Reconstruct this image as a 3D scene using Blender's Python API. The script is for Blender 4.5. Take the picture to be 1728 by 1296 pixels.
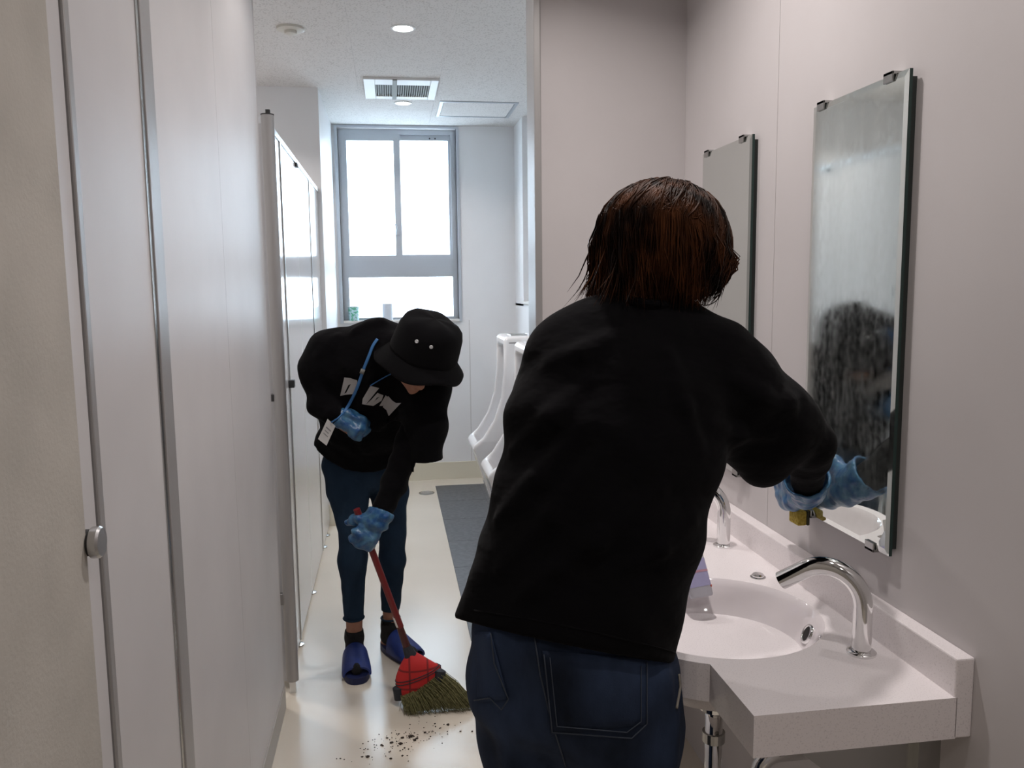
import bpy, bmesh, math, random
import numpy as np
from mathutils import Vector, Matrix

random.seed(7)
rng = np.random.default_rng(7)
SC = bpy.context.scene
COL = SC.collection
for _o in list(bpy.data.objects):
    bpy.data.objects.remove(_o)

# ------------------------------------------------------------------ camera
IW, IH, FPX = 1728, 1296, 1400.0
CAMH = 1.45
_d = np.array([657 - IW / 2, -(483 - IH / 2), -FPX]); _d /= np.linalg.norm(_d)
_u = np.array([-0.029, 1.0, 0.0]); _u -= _u.dot(_d) * _d; _u /= np.linalg.norm(_u)
_x = np.cross(_d, _u)
CM = np.stack([_x, _d, _u])          # camera axes -> world axes (X right, Y into the room, Z up)
CAMPOS = np.array([0.0, 0.0, CAMH])
cam = bpy.data.cameras.new('camera')
cam.sensor_fit = 'HORIZONTAL'; cam.sensor_width = 36.0
cam.lens = FPX * 36.0 / IW
cam.clip_start = 0.02
camo = bpy.data.objects.new('camera', cam); COL.objects.link(camo)
camo.matrix_world = Matrix.Translation(Vector(CAMPOS)) @ Matrix([list(map(float, r)) for r in CM]).to_4x4()
SC.camera = camo

# ------------------------------------------------------------------ world, lights, exposure
SKY = 12.0
w = bpy.data.worlds.new('overcast_sky'); SC.world = w; w.use_nodes = True
bgn = w.node_tree.nodes['Background']
bgn.inputs[0].default_value = (0.70, 0.87, 1.0, 1); bgn.inputs[1].default_value = SKY
SC.view_settings.view_transform = 'Standard'
SC.view_settings.look = 'None'
SC.view_settings.exposure = 0.0
SC.view_settings.gamma = 1.0
SC.view_settings.use_curve_mapping = False
LAMP_W = 3.2           # each ceiling downlight
ROOM = dict(zc=2.59, xl=-0.40, xr=0.90, yfar=6.15)


def P(px, py, Y):
    """world point on the plane at depth Y that appears at photo pixel (px, py)"""
    c = np.array([px - IW / 2, -(py - IH / 2), -FPX]); r = CM @ c
    return CAMPOS + r * (Y / r[1])


def pray(px, py):
    c = np.array([px - IW / 2, -(py - IH / 2), -FPX]); r = CM @ c
    return r / np.linalg.norm(r)


# ------------------------------------------------------------------ materials
MATS = {}


def mat(name, col=(0.8, 0.8, 0.8), rough=0.5, metal=0.0, spec=0.5, emit=None, estr=0, sheen=0, trans=0, alpha=1, coat=0):
    if name in MATS: return MATS[name]
    m = bpy.data.materials.new(name); m.use_nodes = True
    b = m.node_tree.nodes['Principled BSDF']
    b.inputs['Base Color'].default_value = (*col, 1)
    b.inputs['Roughness'].default_value = rough
    b.inputs['Metallic'].default_value = metal
    b.inputs['Specular IOR Level'].default_value = spec
    if sheen:
        b.inputs['Sheen Weight'].default_value = sheen
        b.inputs['Sheen Roughness'].default_value = 0.5
    if trans: b.inputs['Transmission Weight'].default_value = trans
    if coat: b.inputs['Coat Weight'].default_value = coat
    if alpha < 1: b.inputs['Alpha'].default_value = alpha
    if emit:
        b.inputs['Emission Color'].default_value = (*emit, 1); b.inputs['Emission Strength'].default_value = estr
    MATS[name] = m
    return m


def nd(m, t, **kw):
    n = m.node_tree.nodes.new(t)
    for k, v in kw.items():
        if k in n.inputs: n.inputs[k].default_value = v
        else: setattr(n, k, v)
    return n


def lk(m, a, b): m.node_tree.links.new(a, b)


def coords(m, scale=(1, 1, 1), rot=(0, 0, 0)):
    tc = nd(m, 'ShaderNodeTexCoord'); mp = nd(m, 'ShaderNodeMapping')
    mp.inputs['Scale'].default_value = scale; mp.inputs['Rotation'].default_value = rot
    lk(m, tc.outputs['Object'], mp.inputs['Vector'])
    return mp.outputs['Vector']


def ramp(m, fac, stops):
    r = nd(m, 'ShaderNodeValToRGB')
    el = r.color_ramp.elements
    while len(el) < len(stops): el.new(0.5)
    for e, (p, c) in zip(el, stops):
        e.position = p; e.color = (*c, 1) if len(c) == 3 else c
    lk(m, fac, r.inputs['Fac'])
    return r.outputs['Color']


def noise_col(m, scale, c1, c2, detail=4, mscale=(1, 1, 1), lo=0.35, hi=0.65):
    v = coords(m, mscale)
    n = nd(m, 'ShaderNodeTexNoise'); n.inputs['Scale'].default_value = scale; n.inputs['Detail'].default_value = detail
    lk(m, v, n.inputs['Vector'])
    c = ramp(m, n.outputs['Fac'], [(lo, c1), (hi, c2)])
    lk(m, c, m.node_tree.nodes['Principled BSDF'].inputs['Base Color'])
    return n.outputs['Fac']


def bump(m, fac, strength=0.2, dist=0.01):
    b = nd(m, 'ShaderNodeBump'); b.inputs['Strength'].default_value = strength; b.inputs['Distance'].default_value = dist
    lk(m, fac, b.inputs['Height'])
    lk(m, b.outputs['Normal'], m.node_tree.nodes['Principled BSDF'].inputs['Normal'])


def noise_fac(m, scale, detail=3, mscale=(1, 1, 1), rot=(0, 0, 0), rough=0.5):
    n = nd(m, 'ShaderNodeTexNoise'); n.inputs['Scale'].default_value = scale; n.inputs['Detail'].default_value = detail
    n.inputs['Roughness'].default_value = rough
    lk(m, coords(m, mscale, rot), n.inputs['Vector'])
    return n.outputs['Fac']


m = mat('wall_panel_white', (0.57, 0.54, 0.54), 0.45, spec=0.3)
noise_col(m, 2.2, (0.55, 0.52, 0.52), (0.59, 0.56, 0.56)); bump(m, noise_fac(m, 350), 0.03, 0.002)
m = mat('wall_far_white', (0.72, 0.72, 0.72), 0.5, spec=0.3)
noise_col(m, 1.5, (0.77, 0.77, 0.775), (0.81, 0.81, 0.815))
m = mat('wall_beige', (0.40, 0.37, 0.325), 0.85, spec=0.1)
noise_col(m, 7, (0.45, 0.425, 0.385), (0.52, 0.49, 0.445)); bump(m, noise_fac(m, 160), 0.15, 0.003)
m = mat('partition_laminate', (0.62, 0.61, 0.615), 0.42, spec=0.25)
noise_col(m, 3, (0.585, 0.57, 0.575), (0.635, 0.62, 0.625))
m = mat('stall_laminate', (0.64, 0.635, 0.64), 0.12, spec=0.30)
mat('joint_grey', (0.16, 0.155, 0.15), 0.7)
m = mat('brushed_aluminium', (0.40, 0.39, 0.385), 0.40, 0.45)
bump(m, noise_fac(m, 60, 2, (40, 40, 0.4)), 0.12, 0.002)
mat('aluminium_frame', (0.50, 0.53, 0.57), 0.4, 0.5)
mat('aluminium_bright', (0.75, 0.76, 0.77), 0.3, 0.8)
mat('rubber_dark', (0.03, 0.03, 0.03), 0.6)
m = mat('ceiling_board', (0.66, 0.64, 0.62), 0.95, spec=0.05)
vo = nd(m, 'ShaderNodeTexVoronoi'); vo.inputs['Scale'].default_value = 95
lk(m, coords(m, (1, 1, 1)), vo.inputs['Vector'])
nz = noise_fac(m, 28, 2)
mx = nd(m, 'ShaderNodeMath', operation='MULTIPLY_ADD'); lk(m, nz, mx.inputs[0]); mx.inputs[1].default_value = -0.55; lk(m, vo.outputs['Distance'], mx.inputs[2])
cc = ramp(m, mx.outputs[0], [(0.02, (0.60, 0.585, 0.57)), (0.10, (0.74, 0.725, 0.71))])
lk(m, cc, m.node_tree.nodes['Principled BSDF'].inputs['Base Color'])
m = mat('floor_vinyl', (0.64, 0.58, 0.49), 0.22, spec=0.45)
noise_col(m, 1.3, (0.62, 0.565, 0.475), (0.68, 0.62, 0.53), 6)
fr = ramp(m, noise_fac(m, 2, 2), [(0.3, (0.20,) * 3), (0.7, (0.26,) * 3)])
lk(m, fr, m.node_tree.nodes['Principled BSDF'].inputs['Roughness'])
m = mat('tile_charcoal', (0.085, 0.088, 0.095), 0.45)
noise_col(m, 40, (0.070, 0.073, 0.080), (0.105, 0.108, 0.115), 4)
mat('baseboard_beige', (0.70, 0.66, 0.54), 0.5)
mat('baseboard_grey', (0.42, 0.40, 0.37), 0.45)
m = mat('counter_solid', (0.66, 0.615, 0.62), 0.28, spec=0.45)
vo = noise_fac(m, 420, 1)
cc = ramp(m, vo, [(0.30, (0.70, 0.655, 0.66)), (0.42, (0.83, 0.78, 0.785))]); lk(m, cc, m.node_tree.nodes['Principled BSDF'].inputs['Base Color'])
mat('bowl_ceramic', (0.74, 0.69, 0.70), 0.07, spec=0.6, coat=0.3)
mat('urinal_ceramic', (0.84, 0.84, 0.85), 0.08, spec=0.6)
mat('chrome', (0.80, 0.80, 0.80), 0.06, 1.0)
mat('chrome_dull', (0.45, 0.45, 0.44), 0.25, 1.0)
mat('black_hole', (0.006, 0.006, 0.006), 0.6)
mat('glass_edge_green', (0.012, 0.035, 0.030), 0.2)
mat('mirror_backing', (0.02, 0.025, 0.023), 0.6)
mat('plastic_white', (0.70, 0.69, 0.67), 0.4)
mat('plastic_ivory', (0.62, 0.60, 0.54), 0.45)
mat('vent_dark', (0.05, 0.05, 0.045), 0.7)
mat('vent_slat', (0.20, 0.20, 0.18), 0.6)
mat('lamp_glow', (1, 1, 1), 0.5, emit=(1.0, 0.96, 0.90), estr=14)
m = mat('black_cotton', (0.0034, 0.0031, 0.0038), 0.95, spec=0.05, sheen=0.03)
bump(m, noise_fac(m, 5.5, 4, (1.0, 1.0, 1.8), (0.5, 0.6, 0.2)), 0.55, 0.03)
m = mat('black_hat_cotton', (0.0042, 0.0040, 0.0046), 0.95, spec=0.05, sheen=0.03)
bump(m, noise_fac(m, 260, 2), 0.2, 0.002)
m = mat('denim_dark', (0.016, 0.025, 0.048), 0.85, spec=0.15)
noise_col(m, 8, (0.007, 0.011, 0.021), (0.032, 0.050, 0.098), 6, (1, 1, 0.45)); bump(m, noise_fac(m, 500, 2), 0.15, 0.002)
m = mat('denim_blue', (0.012, 0.026, 0.050), 0.85, spec=0.15)
noise_col(m, 9, (0.009, 0.021, 0.040), (0.017, 0.036, 0.066), 5, (1, 1, 0.5)); bump(m, noise_fac(m, 14, 3, (1, 1, 2.5)), 0.35, 0.01)
mat('denim_stitch', (0.040, 0.052, 0.075), 0.8)
mat('stitch_pale', (0.16, 0.16, 0.15), 0.8)
mat('leather_patch', (0.22, 0.20, 0.17), 0.8)
m = mat('skin', (0.36, 0.18, 0.12), 0.5, spec=0.35)
b = m.node_tree.nodes['Principled BSDF']; b.inputs['Subsurface Weight'].default_value = 0.08; b.inputs['Subsurface Radius'].default_value = (0.01, 0.004, 0.002)
noise_col(m, 18, (0.32, 0.155, 0.10), (0.40, 0.205, 0.14))
mat('lip', (0.30, 0.10, 0.085), 0.4)
mat('eye_white', (0.7, 0.68, 0.65), 0.2)
mat('eye_dark', (0.02, 0.012, 0.008), 0.15)
m = mat('hair_brown', (0.055, 0.022, 0.011), 0.50, spec=0.07)
noise_col(m, 30, (0.008, 0.0035, 0.002), (0.10, 0.034, 0.012), 2, (1, 1, 0.35), 0.40, 0.78)
mat('hair_under', (0.007, 0.003, 0.002), 0.9, spec=0.03)
mat('hair_black', (0.006, 0.005, 0.005), 0.5)
m = mat('glove_blue', (0.02, 0.22, 0.55), 0.28, spec=0.5)
noise_col(m, 45, (0.010, 0.085, 0.27), (0.075, 0.22, 0.36), 4)
bump(m, noise_fac(m, 38, 4), 0.7, 0.008)
b = m.node_tree.nodes['Principled BSDF']; b.inputs['Transmission Weight'].default_value = 0.15; b.inputs['Alpha'].default_value = 0.86
m = mat('slipper_blue', (0.006, 0.022, 0.14), 0.45); noise_col(m, 25, (0.005, 0.018, 0.12), (0.009, 0.030, 0.18))
mat('slipper_sole', (0.005, 0.010, 0.06), 0.6)
m = mat('sock_black', (0.008, 0.008, 0.009), 0.95); bump(m, noise_fac(m, 300), 0.3, 0.002)
mat('lanyard_blue', (0.03, 0.13, 0.32), 0.6)
mat('card_white', (0.55, 0.54, 0.53), 0.4)
mat('card_grey', (0.22, 0.22, 0.23), 0.5)
mat('print_white', (0.36, 0.35, 0.345), 0.8)
mat('steel_dull', (0.55, 0.55, 0.55), 0.3, 1.0)
mat('handle_red', (0.16, 0.010, 0.012), 0.35)
mat('handle_maroon', (0.060, 0.008, 0.008), 0.45)
m = mat('plaid_red', (0.50, 0.02, 0.02), 0.75)
tc = coords(m, (1, 1, 1))
wv = nd(m, 'ShaderNodeTexWave', wave_type='BANDS', bands_direction='X'); wv.inputs['Scale'].default_value = 5.0; lk(m, tc, wv.inputs['Vector'])
wv2 = nd(m, 'ShaderNodeTexWave', wave_type='BANDS', bands_direction='Z'); wv2.inputs['Scale'].default_value = 5.0; lk(m, tc, wv2.inputs['Vector'])
mn = nd(m, 'ShaderNodeMath', operation='MINIMUM'); lk(m, wv.outputs['Fac'], mn.inputs[0]); lk(m, wv2.outputs['Fac'], mn.inputs[1])
cc = ramp(m, mn.outputs[0], [(0.010, (0.20, 0.010, 0.012)), (0.045, (0.50, 0.018, 0.018))]); lk(m, cc, m.node_tree.nodes['Principled BSDF'].inputs['Base Color'])
mat('broom_binding', (0.018, 0.020, 0.028), 0.7)
m = mat('broom_grass', (0.13, 0.12, 0.045), 0.8); noise_col(m, 120, (0.09, 0.085, 0.028), (0.20, 0.185, 0.075), 2)
mat('dirt', (0.035, 0.024, 0.018), 0.9)
m = mat('sponge_yellow', (0.50, 0.36, 0.05), 0.9); noise_col(m, 180, (0.36, 0.25, 0.03), (0.56, 0.42, 0.08), 2); bump(m, noise_fac(m, 200), 0.6, 0.003)
mat('scourer_dark', (0.05, 0.05, 0.03), 0.9)
m = mat('bottle_clear', (0.78, 0.78, 0.84), 0.15, trans=0.45)
mat('label_lilac', (0.42, 0.40, 0.62), 0.5)
mat('label_pink', (0.55, 0.30, 0.38), 0.5)
mat('label_red', (0.5, 0.08, 0.05), 0.5)
m = mat('cup_green', (0.2, 0.5, 0.4), 0.4); noise_col(m, 60, (0.10, 0.42, 0.26), (0.48, 0.66, 0.72), 2, lo=0.42, hi=0.56)
mat('paper_white', (0.62, 0.66, 0.72), 0.9)
mat('glasses_wire', (0.02, 0.018, 0.016), 0.3, 0.6)
mat('lens_clear', (1, 1, 1), 0.02, trans=1.0, alpha=0.04)
mat('asphalt', (0.28, 0.28, 0.27), 0.9)
mat('debris', (0.04, 0.03, 0.02), 0.9)
mat('seat_ceramic', (0.7, 0.7, 0.7), 0.1)

# frosted window glass: lets the daylight in, blurred
m = bpy.data.materials.new('frosted_glass'); m.use_nodes = True; MATS['frosted_glass'] = m
m.node_tree.nodes.clear()
out = nd(m, 'ShaderNodeOutputMaterial'); tr = nd(m, 'ShaderNodeBsdfTransparent'); tl = nd(m, 'ShaderNodeBsdfTranslucent'); gl = nd(m, 'ShaderNodeBsdfGlossy')
gl.inputs['Roughness'].default_value = 0.15
tr.inputs[0].default_value = (0.97, 0.98, 1, 1); tl.inputs[0].default_value = (0.95, 0.97, 1, 1)
mx1 = nd(m, 'ShaderNodeMixShader'); mx1.inputs[0].default_value = 0.3; lk(m, tr.outputs[0], mx1.inputs[1]); lk(m, tl.outputs[0], mx1.inputs[2])
mx2 = nd(m, 'ShaderNodeMixShader'); mx2.inputs[0].default_value = 0.04; lk(m, mx1.outputs[0], mx2.inputs[1]); lk(m, gl.outputs[0], mx2.inputs[2])
lk(m, mx2.outputs[0], out.inputs[0])


def mirror_mat(name, film):
    m = bpy.data.materials.new(name); m.use_nodes = True; MATS[name] = m
    b = m.node_tree.nodes['Principled BSDF']
    b.inputs['Base Color'].default_value = (0.80, 0.845, 0.82, 1); b.inputs['Metallic'].default_value = 1.0; b.inputs['Roughness'].default_value = 0.015
    if film:
        # soapy water film left by the sponge: streaks running down, wiped clean near the lower edge
        st = noise_fac(m, 6, 4, (1, 3.5, 0.9), rough=0.6)
        fine = noise_fac(m, 70, 3, (1, 1.0, 0.8))
        tc = nd(m, 'ShaderNodeTexCoord'); sx = nd(m, 'ShaderNodeSeparateXYZ'); lk(m, tc.outputs['Object'], sx.inputs[0])
        lowz = nd(m, 'ShaderNodeMapRange'); lk(m, sx.outputs['Z'], lowz.inputs[0])
        lowz.inputs[1].default_value = 0.085; lowz.inputs[2].default_value = 0.14
        a1 = nd(m, 'ShaderNodeMath', operation='MULTIPLY_ADD'); lk(m, fine, a1.inputs[0]); a1.inputs[1].default_value = 0.75; lk(m, st, a1.inputs[2])
        rr = nd(m, 'ShaderNodeMapRange'); lk(m, a1.outputs[0], rr.inputs[0])
        rr.inputs[1].default_value = 0.6; rr.inputs[2].default_value = 1.2; rr.inputs[3].default_value = 0.03; rr.inputs[4].default_value = 0.13
        mu = nd(m, 'ShaderNodeMath', operation='MULTIPLY'); lk(m, rr.outputs[0], mu.inputs[0]); lk(m, lowz.outputs[0], mu.inputs[1])
        ad = nd(m, 'ShaderNodeMath', operation='ADD'); lk(m, mu.outputs[0], ad.inputs[0]); ad.inputs[1].default_value = 0.015
        lk(m, ad.outputs[0], b.inputs['Roughness'])
        mf = nd(m, 'ShaderNodeMapRange'); lk(m, a1.outputs[0], mf.inputs[0])
        mf.inputs[1].default_value = 0.62; mf.inputs[2].default_value = 1.1; mf.inputs[3].default_value = 1.0; mf.inputs[4].default_value = 0.93
        lk(m, mf.outputs[0], b.inputs['Metallic'])
    return m


mirror_mat('mirror_soapy', True); mirror_mat('mirror_clean', False)


# ------------------------------------------------------------------ object helpers
def wloc(o):
    v = np.zeros(3)
    while o is not None:
        v = v + np.array(o.location); o = o.parent
    return v


def tag(o, label=None, cat=None, group=None, kind=None):
    if label: o['label'] = label
    if cat: o['category'] = cat
    if group: o['group'] = group
    if kind: o['kind'] = kind
    return o


def empty(name, loc, label=None, cat=None, group=None, kind=None):
    o = bpy.data.objects.new(name, None); COL.objects.link(o)
    o.location = [float(c) for c in loc]; o.empty_display_size = 0.05
    return tag(o, label, cat, group, kind)


def mobj(name, verts, faces, material, parent=None, smooth=False, loc=None, angle=None):
    """mesh from world-space vertices, made local to its origin"""
    verts = np.asarray(verts, dtype=float).reshape(-1, 3)
    base = wloc(parent) if parent is not None else np.zeros(3)
    if loc is None: loc = base if parent is not None else (verts.min(0) + verts.max(0)) / 2 * np.array([1, 1, 0]) + verts.min(0) * np.array([0, 0, 1])
    loc = np.asarray(loc, dtype=float)
    me = bpy.data.meshes.new(name)
    me.from_pydata((verts - loc).tolist(), [], [list(map(int, f)) for f in faces] if not isinstance(faces, np.ndarray) else faces.tolist())
    me.materials.append(MATS[material]); me.update()
    if smooth:
        me.polygons.foreach_set('use_smooth', [True] * len(me.polygons))
        if angle is not None:
            me.set_sharp_from_angle(angle=math.radians(angle))
    o = bpy.data.objects.new(name, me); COL.objects.link(o)
    o.parent = parent
    o.location = (loc - base).tolist()
    return o


def rot_to(axis):
    z = np.array(axis, float); z /= np.linalg.norm(z)
    a = np.array([1.0, 0, 0]) if abs(z[0]) < 0.9 else np.array([0, 1.0, 0])
    x = np.cross(a, z); x /= np.linalg.norm(x)
    return np.stack([x, np.cross(z, x), z], 1)


class MB:
    def __init__(s): s.v = []; s.f = []

    def add(s, v, f):
        n = len(s.v); s.v += [tuple(map(float, p)) for p in v]; s.f += [[i + n for i in q] for q in f]; return s

    def box(s, x0, x1, y0, y1, z0, z1, bev=0.0):
        if bev <= 0:
            v = [(x, y, z) for x in (x0, x1) for y in (y0, y1) for z in (z0, z1)]
            f = [(0, 1, 3, 2), (4, 6, 7, 5), (0, 4, 5, 1), (2, 3, 7, 6), (0, 2, 6, 4), (1, 5, 7, 3)]
            return s.add(v, f)
        bm = bmesh.new(); bmesh.ops.create_cube(bm, size=1)
        for q in bm.verts:
            q.co = ((x0 + x1) / 2 + q.co.x * (x1 - x0), (y0 + y1) / 2 + q.co.y * (y1 - y0), (z0 + z1) / 2 + q.co.z * (z1 - z0))
        bmesh.ops.bevel(bm, geom=list(bm.edges), offset=bev, segments=2, affect='EDGES', profile=0.5)
        bm.verts.index_update()
        s.add([q.co[:] for q in bm.verts], [[q.index for q in f.verts] for f in bm.faces]); bm.free(); return s

    def lathe(s, prof, center=(0, 0, 0), axis=(0, 0, 1), n=32, cap0=True, cap1=True, closed=False):
        R = rot_to(axis) if tuple(axis) != (0, 0, 1) else np.eye(3)
        c = np.array(center, float); v = []; f = []
        for r, h in prof:
            for k in range(n):
                a = 2 * math.pi * k / n
                v.append(c + R @ np.array([r * math.cos(a), r * math.sin(a), h]))
        m_ = len(prof)
        for i in range(m_ - 1 + (1 if closed else 0)):
            j = (i + 1) % m_
            for k in range(n):
                l = (k + 1) % n
                f.append((i * n + k, i * n + l, j * n + l, j * n + k))
        if not closed:
            if cap0: f.append([k for k in range(n)][::-1])
            if cap1: f.append([(m_ - 1) * n + k for k in range(n)])
        return s.add(v, f)

    def tube(s, pts, r, n=10, caps=True, flat=None, side=None):
        pts = [np.array(p, float) for p in pts]; N = len(pts)
        rs = [r] * N if np.isscalar(r) else list(r)
        t = [pts[min(i + 1, N - 1)] - pts[max(i - 1, 0)] for i in range(N)]
        t = [q / (np.linalg.norm(q) + 1e-12) for q in t]
        if side is not None:
            x = np.array(side, float)
        else:
            x = np.array([1.0, 0, 0]) if abs(t[0][0]) < 0.8 else np.array([0, 1.0, 0])
        v = []; f = []
        for i in range(N):
            x = x - x.dot(t[i]) * t[i]; x /= np.linalg.norm(x); y = np.cross(t[i], x)
            for k in range(n):
                a = 2 * math.pi * k / n
                v.append(pts[i] + rs[i] * (math.cos(a) * x + (flat or 1.0) * math.sin(a) * y))
        for i in range(N - 1):
            for k in range(n):
                l = (k + 1) % n
                f.append((i * n + k, i * n + l, (i + 1) * n + l, (i + 1) * n + k))
        if caps:
            f.append([k for k in range(n)][::-1]); f.append([(N - 1) * n + k for k in range(n)])
        return s.add(v, f)

    def prism(s, poly, vec):
        """poly: 3D points of a planar outline, extruded along vec"""
        n = len(poly); vec = np.array(vec, float)
        v = [np.array(p, float) for p in poly] + [np.array(p, float) + vec for p in poly]
        f = [list(range(n))[::-1], list(range(n, 2 * n))] + [(i, (i + 1) % n, n + (i + 1) % n, n + i) for i in range(n)]
        return s.add(v, f)

    def out(s, name, material, parent=None, smooth=False, loc=None, angle=None):
        return mobj(name, s.v, s.f, material, parent, smooth, loc, angle)


def smooth_path(pts, n=8, closed=False):
    pts = [np.array(p, float) for p in pts]; o = []; N = len(pts)
    for i in range(N - 1):
        p0 = pts[max(i - 1, 0)]; p1 = pts[i]; p2 = pts[i + 1]; p3 = pts[min(i + 2, N - 1)]
        for k in range(n):
            t = k / n
            o.append(0.5 * (2 * p1 + (p2 - p0) * t + (2 * p0 - 5 * p1 + 4 * p2 - p3) * t * t + (3 * p1 - p0 - 3 * p2 + p3) * t ** 3))
    o.append(pts[-1]); return o


# ------------------------------------------------------------------ implicit surfaces (bodies, clothes, ceramics)
def smin(a, b, k):
    if k <= 0: return np.minimum(a, b)
    h = np.maximum(k - np.abs(a - b), 0) / k
    return np.minimum(a, b) - h * h * k * 0.25


class Seg:
    """elliptical tapered segment; radius r along side, r*fl across"""
    def __init__(s, a, b, ra, rb=None, side=None, fl=1.0, fl2=None):
        s.a = np.array(a, np.float32); s.b = np.array(b, np.float32); s.ra = ra; s.rb = ra if rb is None else rb
        s.side = side; s.fl = fl; s.fl2 = fl if fl2 is None else fl2
        R = max(s.ra, s.rb) * max(1, s.fl, s.fl2) + 0.075
        s.lo = np.minimum(s.a, s.b) - R; s.hi = np.maximum(s.a, s.b) + R
        ab = s.b - s.a; L = np.linalg.norm(ab)
        if L < 1e-6: ab = np.array([0, 0, 1e-6], np.float32); s.b = s.a + ab; L = 1e-6
        s.ab = ab; s.L2 = L * L
        if side is not None:
            ax = ab / L; sd = np.array(side, np.float32); sd = sd - sd.dot(ax) * ax; sd /= np.linalg.norm(sd)
            s.ax = ax; s.sd = sd; s.nn = np.cross(ax, sd)

    def __call__(s, p):
        q = p - s.a; t = np.clip(q @ s.ab / s.L2, 0, 1)
        q = q - t[:, None] * s.ab
        r = s.ra + (s.rb - s.ra) * t
        if s.side is None: return np.sqrt((q * q).sum(1)) - r
        fl = s.fl + (s.fl2 - s.fl) * t; mf = np.minimum(1, fl)
        u = q @ s.sd; v = q @ s.nn; w_ = q @ s.ax
        return (np.sqrt((u / r) ** 2 + (v / (r * fl)) ** 2 + (w_ / (r * mf)) ** 2) - 1) * r * mf


class Ell:
    def __init__(s, c, rad, axes=None):
        s.c = np.array(c, np.float32); s.r = np.array(rad, np.float32); s.A = np.eye(3, dtype=np.float32) if axes is None else np.array(axes, np.float32)
        R = max(rad) + 0.075; s.lo = s.c - R; s.hi = s.c + R

    def __call__(s, p):
        q = (p - s.c) @ s.A.T
        k0 = np.sqrt(((q / s.r) ** 2).sum(1)); k1 = np.sqrt(((q / (s.r ** 2)) ** 2).sum(1)) + 1e-9
        return k0 * (k0 - 1) / k1


class Field:
    def __init__(s): s.ops = []; s.post = []

    def add(s, prim, k=0.03, sub=False): s.ops.append((prim, k, sub)); return s

    def chain(s, pts, k=0.03, side=None):
        """pts: (point, r, fl)"""
        for (a, b) in zip(pts[:-1], pts[1:]):
            s.add(Seg(a[0], b[0], a[1], b[1], side, a[2] if len(a) > 2 else 1.0, b[2] if len(b) > 2 else 1.0), k)
        return s

    def __call__(s, p):
        p = np.asarray(p, np.float32); d = np.full(len(p), 0.2, np.float32)
        for prim, k, sub in s.ops:
            mk = ((p > prim.lo) & (p < prim.hi)).all(1)
            idx = np.nonzero(mk)[0]
            if len(idx) == 0: continue
            e = prim(p[idx]).astype(np.float32)
            d[idx] = -smin(-d[idx], e, k) if sub else smin(d[idx], e, k)
        for fn in s.post: d = fn(p, d)
        return d

    def bounds(s):
        lo = np.min([o[0].lo for o in s.ops if not o[2]], 0) + 0.05; hi = np.max([o[0].hi for o in s.ops if not o[2]], 0) - 0.05
        return lo, hi


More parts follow.
